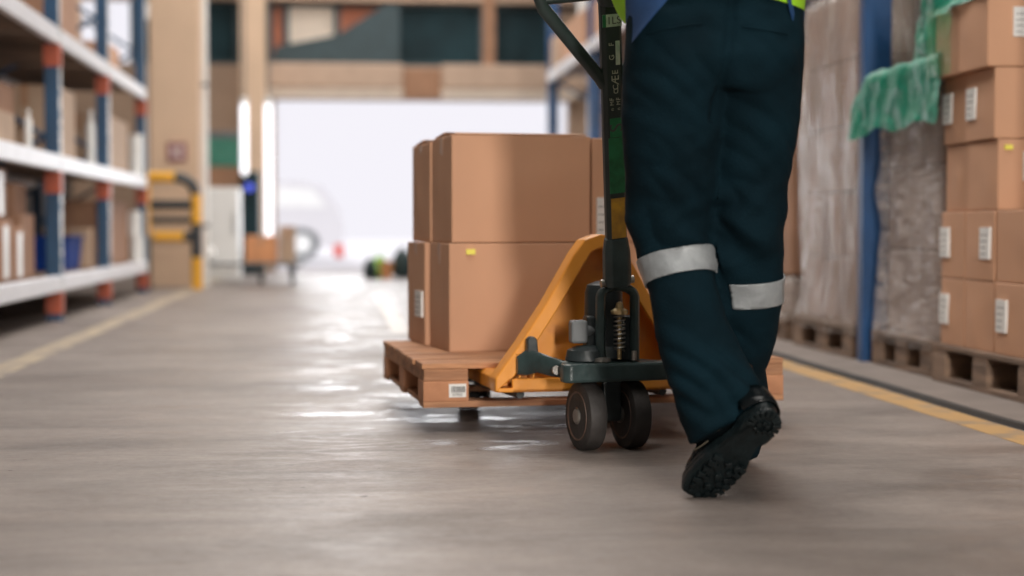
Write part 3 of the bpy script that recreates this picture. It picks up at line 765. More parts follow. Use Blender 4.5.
    for i in range(len(rr) - 1):
        A = [b.bm.verts.new(p) for p in rr[i]]; B_ = [b.bm.verts.new(p) for p in rr[i + 1]]
        for k in range(16): b.bm.faces.new((A[k], A[k + 1], B_[k + 1], B_[k]))
    bmesh.ops.remove_doubles(b.bm, verts=b.bm.verts[:], dist=.0002)
    hc = b.build('heel_counter', M['boot'], upo, smooth='all'); s3 = hc.modifiers.new('t', 'SOLIDIFY'); s3.thickness = .004
    for kx in (-1, 1):
        b = MB(); b.tube([bend((.003 + kx * .0455, .02 + .012 * k, .050 + .004 * k)) for k in range(5)], .0014, 6)
        b.build('stitching', M['stitch'], upo)
        b = MB(); b.tube([bend((.003 + kx * .0425, -.016 + .002 * k, .052 + .011 * k)) for k in range(4)], .0016, 6)
        b.build('stitching', M['stitch'], upo)
    sole.parent = upo; lugs.parent = upo; lugs_h.parent = upo
    b = MB()
    for k in range(6):
        y = .07 - k * .018; z = .100 + k * .0125
        b.tube([bend((-.026, y, z - .010)), bend((.003, y - .004, z + .006)), bend((.032, y, z - .010))], .003, 6)
    b.build('laces', M['boot'], upo, smooth=True)
    bpy.data.objects.remove(o)
    upo.parent = W; upo.matrix_local = WI @ TMx
    return upo
# trailing boot: heel lifted, toe on the floor
toe = at(703, 489, 3.47); heel = at(763, 424, 3.385)
yv = (toe - heel).normalized()
n0 = -FW; n0 = (n0 - yv * n0.dot(yv)).normalized(); pv = yv.cross(n0).normalized()
if pv.dot(RT) < 0: pv = -pv
nv = (n0 * math.cos(R(24)) + pv * math.sin(R(24))).normalized()                          # where the sole looks
zv = -nv; xv = yv.cross(zv).normalized()
BM_ = Matrix((xv, yv, zv)).transposed().to_4x4(); BM_.translation = (toe + heel) / 2
boot('boot', BM_ @ Matrix.Scale(.96, 4))
# leading boot flat on the floor
g = ground_xy((726 - 512) / F * 4.02, 4.06); a = R(4) - YAW
boot('boot', Matrix.Translation((g.x, g.y, .009)) @ Matrix.Rotation(a, 4, 'Z'))

# torso, arms, head (above the frame): shirt grown round a skeleton
def skin_mesh(name, verts, edges, m, parent, sub=2, root=0):
    me_ = bpy.data.meshes.new(name); me_.from_pydata([v[0] for v in verts], edges, []); me_.update()
    o = bpy.data.objects.new(name, me_); C.objects.link(o)
    o.modifiers.new('k', 'SKIN'); me_ = o.data
    sk = me_.skin_vertices[0].data
    for i, v in enumerate(verts): sk[i].radius = v[1] if isinstance(v[1], tuple) else (v[1], v[1]); sk[i].use_root = (i == root)
    sb = o.modifiers.new('d', 'SUBSURF'); sb.levels = sub; sb.render_levels = sub
    m2 = ev_mesh(o); bpy.data.objects.remove(o)
    for f in m2.polygons: f.use_smooth = True
    m2.materials.clear(); m2.materials.append(m)
    o = bpy.data.objects.new(name, m2); C.objects.link(o); o.parent = parent; return o
hipc = WI @ ((at(628, -15, 3.5) + at(803, -15, 3.5)) / 2)
fx = (Matrix.Rotation(R(-2), 3, 'Z') @ Vector((0, 1, 0)))
rx_ = fx.cross(Vector((0, 0, 1)))
def bp(x, y, z): return hipc + rx_ * x + fx * y + Vector((0, 0, z))
handL = WI @ (TM @ HM @ Vector((.10 * -1, tl2.y, 0))); handR = WI @ (TM @ HM @ Vector((.10, tl2.y, 0)))
shirt = skin_mesh('shirt', [
    (bp(0, 0, .02), (.175, .12)), (bp(0, .03, .16), (.165, .11)), (bp(0, .06, .32), (.18, .115)), (bp(0, .08, .40), (.14, .09)), (bp(0, .09, .46), (.06, .06)),
    (bp(-.19, .08, .40), .062), (bp(-.24, .16, .20), .052), (handL.lerp(bp(-.24, .16, .20), .16) + Vector((0, 0, .02)), .036),
    (bp(.19, .08, .40), .062), (bp(.25, .16, .20), .052), (handR.lerp(bp(.25, .16, .20), .16) + Vector((0, 0, .02)), .036)],
    [(0, 1), (1, 2), (2, 3), (3, 4), (3, 5), (5, 6), (6, 7), (3, 8), (8, 9), (9, 10)], M['blue_cloth'], W)
# vest: shell round the chest, hem at the belt
b = MB(); rr = []
for z, hw, hd, yo in ((-.046, .188, .158, -.004), (.062, .200, .150, .0), (.12, .197, .148, .015), (.22, .198, .142, .035), (.32, .205, .140, .06), (.38, .19, .125, .075), (.43, .12, .095, .085)):
    rr.append([bp(hw * math.copysign(abs(math.cos(t)) ** .85, math.cos(t)), yo + hd * math.copysign(abs(math.sin(t)) ** .85, math.sin(t)), z + .006 * math.sin(3 * t) - (.010 * math.cos(t) if z < 0 else 0)) for t in [2 * math.pi * k / 32 for k in range(32)]])
b.rings(rr, cap=False); vest = b.build('safety_vest', M['lime'], W, smooth='all'); s3 = vest.modifiers.new('t', 'SOLIDIFY'); s3.thickness = .006
def sheet(name, pts, m, thick=.004, parent=W):
    b = MB(); g_ = [[b.bm.verts.new(WI @ p) for p in r_] for r_ in pts]
    for i in range(len(g_) - 1):
        for j in range(len(g_[0]) - 1): b.bm.faces.new((g_[i][j], g_[i][j + 1], g_[i + 1][j + 1], g_[i + 1][j]))
    o = b.build(name, m, parent, smooth='all'); s = o.modifiers.new('t', 'SOLIDIFY'); s.thickness = thick; s.offset = 0
    s = o.modifiers.new('u', 'SUBSURF'); s.levels = 2; s.render_levels = 2; return o
# loose front of the vest and shirt tail hanging at the left hip
sheet('vest_front', [[at(600, -40, 3.60), at(616, -42, 3.54), at(632, -44, 3.50)], [at(606, -14, 3.60), at(619, -15, 3.54), at(633, -15, 3.50)], [at(613, 6, 3.60), at(623, 6, 3.55), at(634, 5, 3.52)], [at(622, 22, 3.60), at(627, 26, 3.57), at(632, 22, 3.54)]], M['lime'], parent=vest)
sheet('shirt_tail', [[at(622, -40, 3.47), at(650, -40, 3.34), at(692, -40, 3.28)], [at(624, -8, 3.47), at(648, -8, 3.34), at(676, -8, 3.28)], [at(625, 20, 3.48), at(642, 18, 3.35), at(657, 12, 3.29)], [at(626, 50, 3.50), at(630, 46, 3.42), at(637, 36, 3.34)]], M['blue_cloth'], parent=shirt)
sheet('shirt_tail', [[at(782, -30, 3.36), at(796, -30, 3.42), at(805, -30, 3.48)], [at(788, 6, 3.37), at(797, 6, 3.42), at(805, 6, 3.49)], [at(792, 20, 3.39), at(799, 20, 3.44), at(804, 22, 3.50)], [at(797, 34, 3.42), at(800, 38, 3.46), at(803, 42, 3.51)]], M['blue_cloth'], parent=shirt)
# head and hands: one body surface of skin
hc = bp(0, .12, .60)
body = skin_mesh('body', [
    (bp(0, .09, .44), .055), (bp(0, .10, .50), .055), (hc + Vector((0, -.005, .0)), (.070, .085)), (hc + Vector((0, 0, .06)), (.075, .092)), (hc + Vector((0, -.01, .12)), (.05, .06)),
    (hc + fx * .085 + Vector((0, 0, .0)), .014), (hc + rx_ * .078 + Vector((0, 0, .01)), .014), (hc - rx_ * .078 + Vector((0, 0, .01)), .014)],
    [(0, 1), (1, 2), (2, 3), (3, 4), (2, 5), (2, 6), (2, 7)], M['skin'], W)
for v in body.data.vertices: pass
b = MB(); rr = []
for z, s_h in ((.02, 1.0), (.06, 1.04), (.10, .98), (.135, .78), (.158, .42), (.165, .08)):
    rr.append([hc - fx * .012 + rx_ * .088 * s_h * math.cos(t) + fx * (.102 * s_h * math.sin(t) * (1 if math.sin(t) < 0 else .8)) + Vector((0, 0, z + (.03 * max(0, math.sin(t)) if z < .05 else 0) - (.05 * max(0, -math.sin(t)) if z < .05 else 0))) for t in [2 * math.pi * k / 24 for k in range(24)]])
b.rings(rr); b.build('hair', M['hair'], W, smooth='all')
for sx in (-1, 1):
    p = hc + fx * .088 + rx_ * .03 * sx + Vector((0, 0, .035)); MB().lathe(p, fx, [(.001, 0), (.010, .001), (.008, .006), (.001, .008)], 10).build('eye', M['print'], body)
b = MB(); b.tube([hc + fx * .082 + rx_ * x + Vector((0, 0, -.045)) for x in (-.022, 0, .022)], .004, 6); b.build('mouth', M['skin'], body)
for hp, sx in ((handL, -1), (handR, 1)):
    d = (hp - bp(sx * .25, .16, .20)).normalized(); side = rx_ * sx
    vs_ = [(hp - d * .10, .026), (hp - d * .055, (.024, .030)), (hp - d * .015 + Vector((0, 0, .018)), (.016, .040))]; es_ = [(0, 1), (1, 2)]
    for k, ln in enumerate((.9, 1.0, .95, .78)):
        o_ = rx_ * (.027 - .018 * k) * sx * -1; i0 = len(vs_)
        vs_ += [(hp + o_ + Vector((0, 0, .030)) + d * .006, .0095), (hp + o_ + d * .032 * ln + Vector((0, 0, .022)), .0088), (hp + o_ + d * .034 * ln + Vector((0, 0, -.006)), .008), (hp + o_ + d * .012 + Vector((0, 0, -.022)), .0072)]
        es_ += [(2, i0), (i0, i0 + 1), (i0 + 1, i0 + 2), (i0 + 2, i0 + 3)]
    i0 = len(vs_); vs_ += [(hp - rx_ * sx * .032 - d * .02, .010), (hp - rx_ * sx * .038 + Vector((0, 0, -.018)), .009), (hp - rx_ * sx * .028 + d * .014 + Vector((0, 0, -.026)), .008)]
    es_ += [(1, i0), (i0, i0 + 1), (i0 + 1, i0 + 2)]
    skin_mesh('hand', vs_, es_, M['skin'], body, 1)

# ------------------------------------------------------------ racks
def rack(label, name, ys, xf, depth, levels, zt_, side, holes=True, upm='rack_blue', beam_m='rack_white', conn=True, pw=.09, bh=.10):
    "uprights at ys; xf: aisle face; side -1: body to the left, +1: to the right"
    t = thing(name, label, 'rack', (xf, ys[0], 0), 0)
    X = lambda d: side * d; Y = lambda y: y - ys[0]
    for y in ys:
        for d in (0, depth - pw):
            x0, x1 = sorted((X(d), X(d + pw)))
            u = MB()
            u.box(x0, x1, Y(y) - .035, Y(y) + .035, 0, zt_, bev=.006); u.box(x0 - .02, x1 + .02, Y(y) - .05, Y(y) + .05, 0, .008)
            u = u.build('upright', M[upm], t)
            if d == 0 and conn:
                xs = 0 - side * .003
                s = MB(); s.box(min(xs, 0), max(xs, 0) if xs else .001, Y(y) - .03, Y(y) + .03, .05, zt_ - .05); s.build('perforated_face', M['rack_strip'], u)  # perforations and the post's highlight, both in the colour
        b = MB(); z = .15; k = 0
        while z + .5 < zt_:
            a_, c_ = (pw, depth - pw) if k % 2 == 0 else (depth - pw, pw)
            b.tube([(X(a_), Y(y), z), (X(c_), Y(y), z + .5)], .016, 6); z += .5; k += 1
        b.build('brace', M[upm], t)
    for z in levels:
        for y0, y1 in zip(ys, ys[1:]):
            for d in (0, depth - .05):
                x0, x1 = sorted((X(d - .004), X(d + .045)))
                MB().box(x0, x1, Y(y0) + .036, Y(y1) - .036, z - bh, z, bev=.006).build('beam', M[beam_m], t)
            x0, x1 = sorted((X(.05), X(depth - .055)))
            MB().box(x0, x1, Y(y0) + .04, Y(y1) - .04, z - .03, z - .005).build('shelf_board', M['wood_dark'], t)
        for y in ys if conn else ():
            x0, x1 = sorted((X(-.008), X(pw + .004)))
            MB().box(x0, x1, Y(y) - .041, Y(y) + .041, z - bh - .14, z - bh - .002, bev=.003).build('connector', M['rack_orange'], t)
    return t
LY = [5.9, 8.15, 10.35, 12.45, 14.75]
rack('blue steel rack with white beams and orange connectors along the left wall', 'pallet_rack', LY, -1.76, 1.0, [.285, 1.035, 1.82], 3.4, -1, upm='rack_teal')
RY = [3.9, 6.69, 9.4, 12.0, 14.45, 17.4]
rack('tall blue pallet rack over the wrapped loads on the right', 'pallet_rack', RY, 2.175, 1.1, [2.25], 3.6, 1, beam_m='rack_white', conn=False, pw=.12)

# goods on the left rack
def simple_box(name, label, cat, x0, x1, y0, y1, z0, z1, m, group=None, rot=0, tape=True):
    w_, d_, h_ = x1 - x0, y1 - y0, z1 - z0
    t = thing(name, label, cat, ((x0 + x1) / 2, (y0 + y1) / 2, z0), rot, group)
    MB().box(-w_ / 2, w_ / 2, -d_ / 2, d_ / 2, 0, h_, bev=.006).build('carton', M[m], t)
    if tape: MB().box(-.025, .025, -d_ / 2 - .001, d_ / 2 + .001, h_ * .7, h_ + .001).build('tape', M['tape'], t)
    return t
# wrapped bundles, film highlights put on as white strips, lowest shelf, first bay
def bundle(label, x, y, z, w_, d_, h_, group, m='card_b'):
    t = thing('wrapped_bundle', label, 'bundle', (x, y, z), 0, group)
    MB().box(-w_ / 2, w_ / 2, -d_ / 2, d_ / 2, 0, h_, bev=.02).build('carton', M[m], t, smooth=True)
    b = MB(); b.box(w_ / 2 + .001, w_ / 2 + .004, -d_ * .28, d_ * .1, h_ * .08, h_ * .9, bev=.001)
    b.build('film_strip', M['white'], t)
    return t
gl_ = 'wrapped bundles on the lowest left shelf'
for k, (y, h1) in enumerate(((8.55, .36), (8.95, .34), (9.32, .30))):
    nm_ = ('nearest', 'middle', 'furthest')[k]
    bundle('brown bundle with white film edge, %s of the three lower ones, bottom left shelf' % nm_, -2.06, y, .285, .5, .33, h1, gl_)
for k, y in enumerate((8.55, 8.93)):
    bundle('white-edged brown bundle stacked above the %s lower bundle, bottom left shelf' % ('nearest' if k == 0 else 'middle'), -2.06, y, .285 + (.36, .34)[k] + .002, .46, .30, .28, gl_)
simple_box('cardboard_box', 'dull brown carton standing on the lowest left shelf before the first orange connector', 'box', -2.3, -1.86, 9.60, 10.0, .285, .66, 'card_b', 'cartons on the left rack')
simple_box('cardboard_box', 'smaller brown carton on top of the dull brown one on the lowest left shelf', 'box', -2.28, -1.90, 9.62, 9.96, .662, .84, 'card_b', 'cartons on the left rack')
simple_box('cardboard_box', 'narrow tan carton beside the blue bin on the lowest left shelf', 'box', -2.2, -1.86, 12.12, 12.32, .285, .58, 'card_c', 'cartons on the left rack')
simple_box('cardboard_box', 'tall brown carton in the furthest bay of the lowest left shelf', 'box', -2.35, -1.88, 13.2, 14.4, .285, .80, 'card_b', 'cartons on the left rack')
t = thing('plastic_bin', 'blue plastic bin on the lowest left shelf between two cartons', 'bin', (-2.1, 11.75, .285))
b = MB(); b.rings([[Vector((x * s, y * s, z)) for x, y in ((-.2, -.3), (.2, -.3), (.2, .3), (-.2, .3))] for s, z in ((.9, 0), (1.0, .22), (1.06, .225), (1.06, .24), (.97, .24), (.88, .02))]); b.build('tub', M['bin_blue'], t)
simple_box('cardboard_box', 'large grey-brown carton on the middle left shelf, nearest bay', 'box', -2.6, -1.95, 8.5, 9.9, 1.035, 1.42, 'card_b', 'cartons on the left rack')
simple_box('cardboard_box', 'low pale carton in front of the large grey-brown one, middle left shelf', 'box', -1.94, -1.80, 8.6, 9.15, 1.035, 1.20, 'card_c', 'cartons on the left rack')
simple_box('cardboard_box', 'pale tan carton on the middle left shelf, second bay near the post', 'box', -2.25, -1.84, 10.7, 11.4, 1.035, 1.50, 'card_c', 'cartons on the left rack')
simple_box('cardboard_box', 'grey-beige carton in the furthest bay of the middle left shelf', 'box', -2.3, -1.86, 13.0, 14.3, 1.035, 1.48, 'card_c', 'cartons on the left rack')
simple_box('cardboard_box', 'tan carton standing on the top left shelf, nearest bay', 'box', -2.4, -1.85, 10.75, 11.6, 1.82, 2.3, 'card_b', 'cartons on the left rack')
simple_box('cardboard_box', 'small orange-brown carton on the top left shelf near the far post', 'box', -2.1, -1.82, 12.8, 13.5, 1.82, 2.02, 'card', 'cartons on the left rack')
simple_box('cardboard_box', 'grey carton high on the top left shelf beside the second post', 'box', -2.5, -2.0, 12.55, 12.75, 1.82, 2.5, 'card_c', 'cartons on the left rack')
def bottle(label, x, y, z, h, r, group):
    t = thing('white_bottle', label, 'bottle', (x, y, z), 0, group)
    MB().lathe((0, 0, 0), (0, 0, 1), [(r * .9, 0), (r, .02), (r, h * .7), (r * .4, h * .86), (r * .4, h * .93)], 16).build('bottle_body', M['white'], t, smooth=True)
    MB().lathe((0, 0, 0), (0, 0, 1), [(r * .5, h * .93), (r * .5, h), (r * .3, h)], 12).build('cap', M['white'], t, smooth=True)
bottle('white bottle standing before the grey-brown carton on the middle left shelf', -1.84, 9.75, 1.035, .24, .022, 'white bottles on the middle left shelf')
bottle('tall white canister beside the second post on the middle left shelf', -1.84, 12.1, 1.035, .40, .03, 'white bottles on the middle left shelf')
t = thing('white_sack', 'crumpled white sack lying on top of the large carton, middle left shelf', 'sack', (-2.15, 9.2, 1.423))
b = MB(); b.lathe((0, 0, 0), (0, 1, 0), [(.01, -.35), (.05, -.30), (.065, -.1), (.05, .1), (.06, .25), (.01, .33)], 14)
for v in b.bm.verts: v.co.z = max(.0, v.co.z * .7 + .045); v.co += Vector((0, 0, .008 * noise.noise(v.co * 12)))
b.build('sack_body', M['paper'], t, smooth=True)
t = thing('green_carton', 'small pale carton with a green mark, middle left shelf, furthest bay', 'box', (-1.86, 12.9, 1.035)); MB().box(-.05, .05, -.06, .06, 0, .34, bev=.004).build('carton', M['card_c'], t); MB().box(-.02, .02, -.0615, -.060, .20, .25).build('mark', M['limebag'], t)
# white rolls at the far rack end; lower two stand for carton highlights
for k, (z, h_, dx) in enumerate(((.287, .22, 0), (.51, .22, -.02), (1.037, .36, .0))):
    t = thing('white_film_roll', ('white film roll standing low at the far end of the left rack', 'white film roll on top of the lowest roll at the rack end', 'white film roll on the middle shelf at the far end of the rack')[k], 'film roll', (-1.82 + dx, 14.52, z), 0, 'film rolls at the rack end')
    MB().lathe((0, 0, 0), (0, 0, 1), [(.02, 0), (.06, 0), (.06, h_), (.02, h_)], 16).build('roll', M['white'], t, smooth=True); MB().lathe((0, 0, 0), (0, 0, 1), [(.018, h_ - .001), (.022, h_ - .001), (.022, h_ + .01), (.018, h_ + .01)], 12).build('core', M['card_b'], t)

# ------------------------------------------------------------ right-hand side, from near to far
gr = 'wooden pallets along the right side'
def edge_pallet(label, y0, y1, x0, D, bh=.078):
    "front along the aisle"
    t, z = pallet(label, y1 - y0, D, (x0 + D / 2, (y0 + y1) / 2, .014), R(-90), m='wood_dark', bh=bh, group=gr)
    return .014 + z
za = edge_pallet('weathered wooden pallet under the open carton stack at the right edge', 4.93, 5.83, 2.175, 1.0)
gp = 'cartons stacked at the right edge'
RN = ['bottom', 'second', 'middle', 'fourth', 'top']
cols = [(5.575, 5.80), (5.312, 5.570), (4.965, 5.300)]
for rI in range(5):
    for cI, (ya, yb_) in enumerate(cols):
        if cI == 2 and rI > 1: continue
        h_ = .241; z = za + rI * .2435
        dx = {0: .0, 1: .004, 2: .006, 3: -.004, 4: -.028}[rI] + random.uniform(-.004, .004) + (.01 if cI == 0 and rI in (2, 3) else 0)
        w2 = .40
        lb = {(0, 0): True, (0, 1): False, (0, 2): True, (1, 0): True, (1, 1): True, (1, 2): False, (2, 0): False, (2, 1): False, (3, 0): True, (3, 1): True, (4, 0): False, (4, 1): False}[(rI, cI)]
        lab_t = ('brown carton, %s row of the right-edge stack, %s column' % (RN[rI], ('far', 'middle', 'near')[cI])) + (', white label on its side' if lb else '')
        u = {(0, 0): .07, (0, 2): .10, (1, 0): .07, (1, 1): -.06, (3, 0): .07, (3, 1): .07}.get((rI, cI), 0)
        tt = carton(w2, yb_ - ya, h_, lab_t, (2.195 + dx + w2 / 2, (ya + yb_) / 2, z), R(random.uniform(-.8, .8)), group=gp,
               side_lab=(u, .075, .185, .085) if lb and not (rI, cI) == (0, 1) else None, seam=False, bulge=.007,
               lab=(-w2 / 2 + .115, .10, .20, .055) if (rI, cI) in ((2, 1), (4, 1)) else None, stick=(-w2 / 2 + .035, .205) if (rI, cI) == (2, 1) else None)
    for cI, (ya, yb_) in enumerate(cols[:2] if rI > 1 else cols):
        carton(.40, yb_ - ya, .241, 'inner carton in the %s row of the right-edge stack, %s column' % (RN[rI], ('far', 'middle', 'near')[cI]), (2.195 + .425 + .2, (ya + yb_) / 2, za + rI * .2435), 0, group='inner cartons of the right-edge stack', seam=False)

# crumpled film shells
def film_shell(x0, x1, y0, y1, z0, z1, m, seed, amp=.018, flare=.03, parent=None, name='film', cuts=26, fz=1.6):
    b = MB(); b.box(x0, x1, y0, y1, z0, z1); bmesh.ops.subdivide_edges(b.bm, edges=b.bm.edges[:], cuts=cuts, use_grid_fill=True)
    b.bm.normal_update()
    cx, cy = (x0 + x1) / 2, (y0 + y1) / 2
    for v in b.bm.verts:
        p = v.co.copy(); rx2 = (p.x - cx) / ((x1 - x0) / 2); ry2 = (p.y - cy) / ((y1 - y0) / 2); u = (p.z - z0) / (z1 - z0)
        n = noise.noise((p.x * 5 + seed, p.y * 5, p.z * fz)) + .6 * noise.noise((p.x * 13, p.y * 13 + seed, p.z * fz * 2.2))
        k = 1 - .06 * max(0, u - .9) * 10
        fl = flare * max(0, 1 - u / .16) ** 1.5
        v.co.x = cx + (p.x - cx) * k + math.copysign(1, rx2) * abs(rx2) ** 3 * (amp * n + fl)
        v.co.y = cy + (p.y - cy) * k + math.copysign(1, ry2) * abs(ry2) ** 3 * (amp * n)
        if u < .001: v.co.z += .02 * noise.noise((p.x * 9, p.y * 9, seed)) - .01
    return b.build(name, M[m], parent, smooth='all')
def wrapped(label, x0, x1, y0, y1, z0, z1, gm, fm, seed, notch=None, **k):
    cx, cy = (x0 + x1) / 2, (y0 + y1) / 2
    t = thing('wrapped_pallet_load', label, 'wrapped load', (cx, cy, z0), 0, 'film wrapped loads on the right')
    b = MB(); n = max(2, round((z1 - z0) / .3)); ny = 3
    for i in range(n):
        for j in range(ny):
            ya = y0 - cy + .03 + (y1 - y0 - .06) * j / ny; yb2 = y0 - cy + .03 + (y1 - y0 - .06) * (j + 1) / ny
            zz0 = (z1 - z0 - .02) * i / n; zz1 = (z1 - z0 - .02) * (i + 1) / n
            e = random.uniform(0, .012)
            b.box(x0 - cx + .03 + e, (x1 - cx - .03) if notch is None or zz1 < notch else x0 - cx + .26, ya + .002, yb2 - .002, zz0 + .002, zz1 - .002, bev=.008)
    b.build('packed_goods', M[gm], t)
    if notch is None: film_shell(x0 - cx, x1 - cx, y0 - cy, y1 - cy, -.03, z1 - z0, fm, seed, parent=t, **k)
    else:
        film_shell(x0 - cx, x0 - cx + .30, y0 - cy, y1 - cy, -.03, z1 - z0, fm, seed, parent=t, **k)
    return t
zb = edge_pallet('wooden pallet under the green topped wrapped load', 5.90, 6.60, 2.20, .95)
wrapped('grey-brown load in clear film with green film over its top, beside the carton stack', 2.215, 3.1, 5.90, 6.58, zb, 1.18, 'goods2', 'film_h', 4.0, fz=4)
zb = edge_pallet('wooden pallet under the tall film wrapped load beyond the blue post', 6.82, 7.74, 2.18, .95)
wrapped('tall brown load in shiny clear film just beyond the blue post', 2.20, 3.1, 6.80, 7.72, zb, 1.64, 'goods', 'film', 11.0, notch=1.0)
zb = edge_pallet('wooden pallet under the plain brown box beside the worker', 7.95, 8.85, 2.20, .95)
wrapped('low whitish wrapped block beside the worker, under a plain brown box', 2.20, 3.1, 7.93, 8.80, zb, .335, 'goods2', 'film', 20.0)
simple_box('cardboard_box', 'tall plain brown box beside the worker, on the whitish wrapped block', 'box', 2.23, 3.05, 7.96, 8.77, .345, 1.50, 'card_b', 'large boxes on the right pallets')
for k, (y, h_) in enumerate(((9.75, 1.3), (10.9, 1.1), (12.4, 1.25), (13.6, 1.15), (15.0, 1.2), (16.2, 1.0))):
    nm_ = ('first', 'second', 'third', 'fourth', 'fifth', 'sixth')[k]
    zb = edge_pallet('wooden pallet under the %s brown box load beyond the worker' % nm_, y - .45, y + .45, 2.22, .95)
    simple_box('cardboard_box', 'brown box load beyond the worker, %s of the row along the right rack' % nm_, 'box', 2.27, 3.1, y - .43, y + .43, zb, h_, 'card_b', 'large boxes on the right pallets')
# upper level of the right rack, far bays
simple_box('cardboard_box', 'orange-brown carton on the high white beam beyond the truck handle', 'box', 2.22, 3.0, 15.0, 16.6, 2.25, 2.62, 'card', 'cartons on the high right beam')
simple_box('cardboard_box', 'brown carton at the far end of the high right beam', 'box', 2.20, 3.0, 16.75, 17.3, 2.25, 2.60, 'card_c', 'cartons on the high right beam')
simple_box('cardboard_box', 'pinkish brown carton high behind the truck handle top', 'box', 2.20, 3.0, 12.9, 14.3, 2.25, 2.58, 'card', 'cartons on the high right beam')
simple_box('white_box', 'bright white box stacked on the high orange-brown carton', 'box', 2.24, 2.9, 14.6, 15.6, 2.63, 3.0, 'white', None, tape=False)

# green film draped over the top of the middle load and onto the carton stack
gf = MB(); N1, N2 = 40, 30; grid = []
for i in range(N1 + 1):
    u = i / N1; row = []
    y = 6.72 - u * 1.0
    for j in range(N2 + 1):
        v = j / N2                                             # 0: aisle hem .. over the top .. 1: deep
        top = 1.205 - .12 * max(0, 1 - u / .2) ** 1.5
        hang = .235 - .10 * max(0, 1 - u / .2) ** 1.5 + .012 * math.sin(u * 14)
        if v < .5: x = 2.155 + .01 * v; z = top - hang * (1 - v / .5)
        else: x = 2.165 + (v - .5) * 1.3; z = top + .012
        x -= .012 * max(0, 1 - u / .25)
        n = noise.noise((x * 7, y * 9, z * 5)); n2 = noise.noise((x * 22, y * 22, z * 14))
        row.append(gf.bm.verts.new((x - .012 * n - .009 * n2 - .010, y, z + .008 * n)))
    grid.append(row)
for i in range(N1):
    for j in range(N2): gf.bm.faces.new((grid[i][j], grid[i][j + 1], grid[i + 1][j + 1], grid[i + 1][j]))
gs = gf.build('green_plastic_film', M['green_film'], None, smooth='all')
tag(gs, 'crumpled green plastic film draped over the wrapped load beside the blue post', 'plastic film', 'green plastic films')
# twisted sheet rising from there and lying over the top of the carton stack
gf = MB(); grid = []
for i in range(41):
    u = i / 40; row = []
    for j in range(25):
        v = j / 24
        if u < .4:                                            # hanging curtain between the loads
            q = u / .4; y = 6.20 - .38 * q + .10 * (v - 1) * 0 - .20 * v * (1 - q)
            z = 1.14 + v * (.34 + .03 * q); x = 2.20 - .02 * v - .02 * q
        else:                                                 # heap along the top row
            q = (u - .4) / .6; y = 5.82 - .52 * q
            a_ = v * math.pi; x = 2.145 + .24 * v; z = 1.378 + (.085 - .03 * q) * math.sin(a_) - .03 * (1 - v) * (1 - q)
        n = noise.noise((x * 9, y * 10, z * 9)); n2 = noise.noise((x * 25, y * 24, z * 22))
        row.append(gf.bm.verts.new((x - .018 * n - .01 * n2, y + .01 * n2, z + .012 * n)))
    grid.append(row)
for i in range(40):
    for j in range(24): gf.bm.faces.new((grid[i][j], grid[i][j + 1], grid[i + 1][j + 1], grid[i + 1][j]))
gs = gf.build('green_plastic_film', M['green_film'], None, smooth='all')
tag(gs, 'bunched green plastic film rising over the top of the right-edge carton stack', 'plastic film', 'green plastic films')
gf = MB(); grid = []
for i in range(15):
    y = 5.83 - i / 14 * .24; row = []
    for j in range(15):
        z = 1.375 - j / 14 * .245; row.append(gf.bm.verts.new((2.145 + .004 * noise.noise((y * 20, z * 20, 0)) - .002, y, z)))
    grid.append(row)
for i in range(14):
    for j in range(14): gf.bm.faces.new((grid[i][j], grid[i][j + 1], grid[i + 1][j + 1], grid[i + 1][j]))
gs = gf.build('green_plastic_film', M['green_film_thin'], None, smooth='all')
tag(gs, 'thin see-through green film clinging to the top far carton of the right-edge stack', 'plastic film', 'green plastic films')

# ------------------------------------------------------------ far end of the hall
def P(px, py, Y): k = F / Y; return Vector(((px - 345) / k, Y, H - (py - 228) / k))
# safety guard round the big column
t = thing('column_guard', 'yellow and black striped tube guard before the big beige column', 'guard rail', (-1.40, 15.6, 0))
def stripe_tube(pts, r, mats, segs, nm='rail'):
    for (a, c), m_ in zip(segs, mats):
        b = MB(); b.tube(pts[a:c + 1], r, 12); b.build(nm, M[m_], t, smooth=True)
pts = [(0, 0, .0), (0, 0, .30), (0, 0, .62), (0, 0, .90), (-.03, 0, .98), (-.08, 0, 1.03), (-.14, 0, 1.055), (-.20, 0, 1.06), (-.47, 0, 1.06)]
stripe_tube(pts, .048, ('g_yellow', 'g_black', 'g_yellow', 'g_black', 'g_yellow'), ((0, 1), (1, 2), (2, 3), (3, 7), (7, 8)))
stripe_tube([(-.04, 0, .50), (-.12, 0, .50), (-.40, 0, .50)], .045, ('g_black', 'g_yellow'), ((0, 1), (1, 2)))
stripe_tube([(-.02, .02, .66), (-.46, .02, .66)], .03, ('g_black',), ((0, 1),)); stripe_tube([(-.02, .02, .80), (-.46, .02, .80)], .045, ('g_black',), ((0, 1),))
stripe_tube([(-.47, .0, 0), (-.47, .0, .5), (-.47, .0, 1.01)], .045, ('g_black', 'g_yellow'), ((0, 1), (1, 2)), 'post')
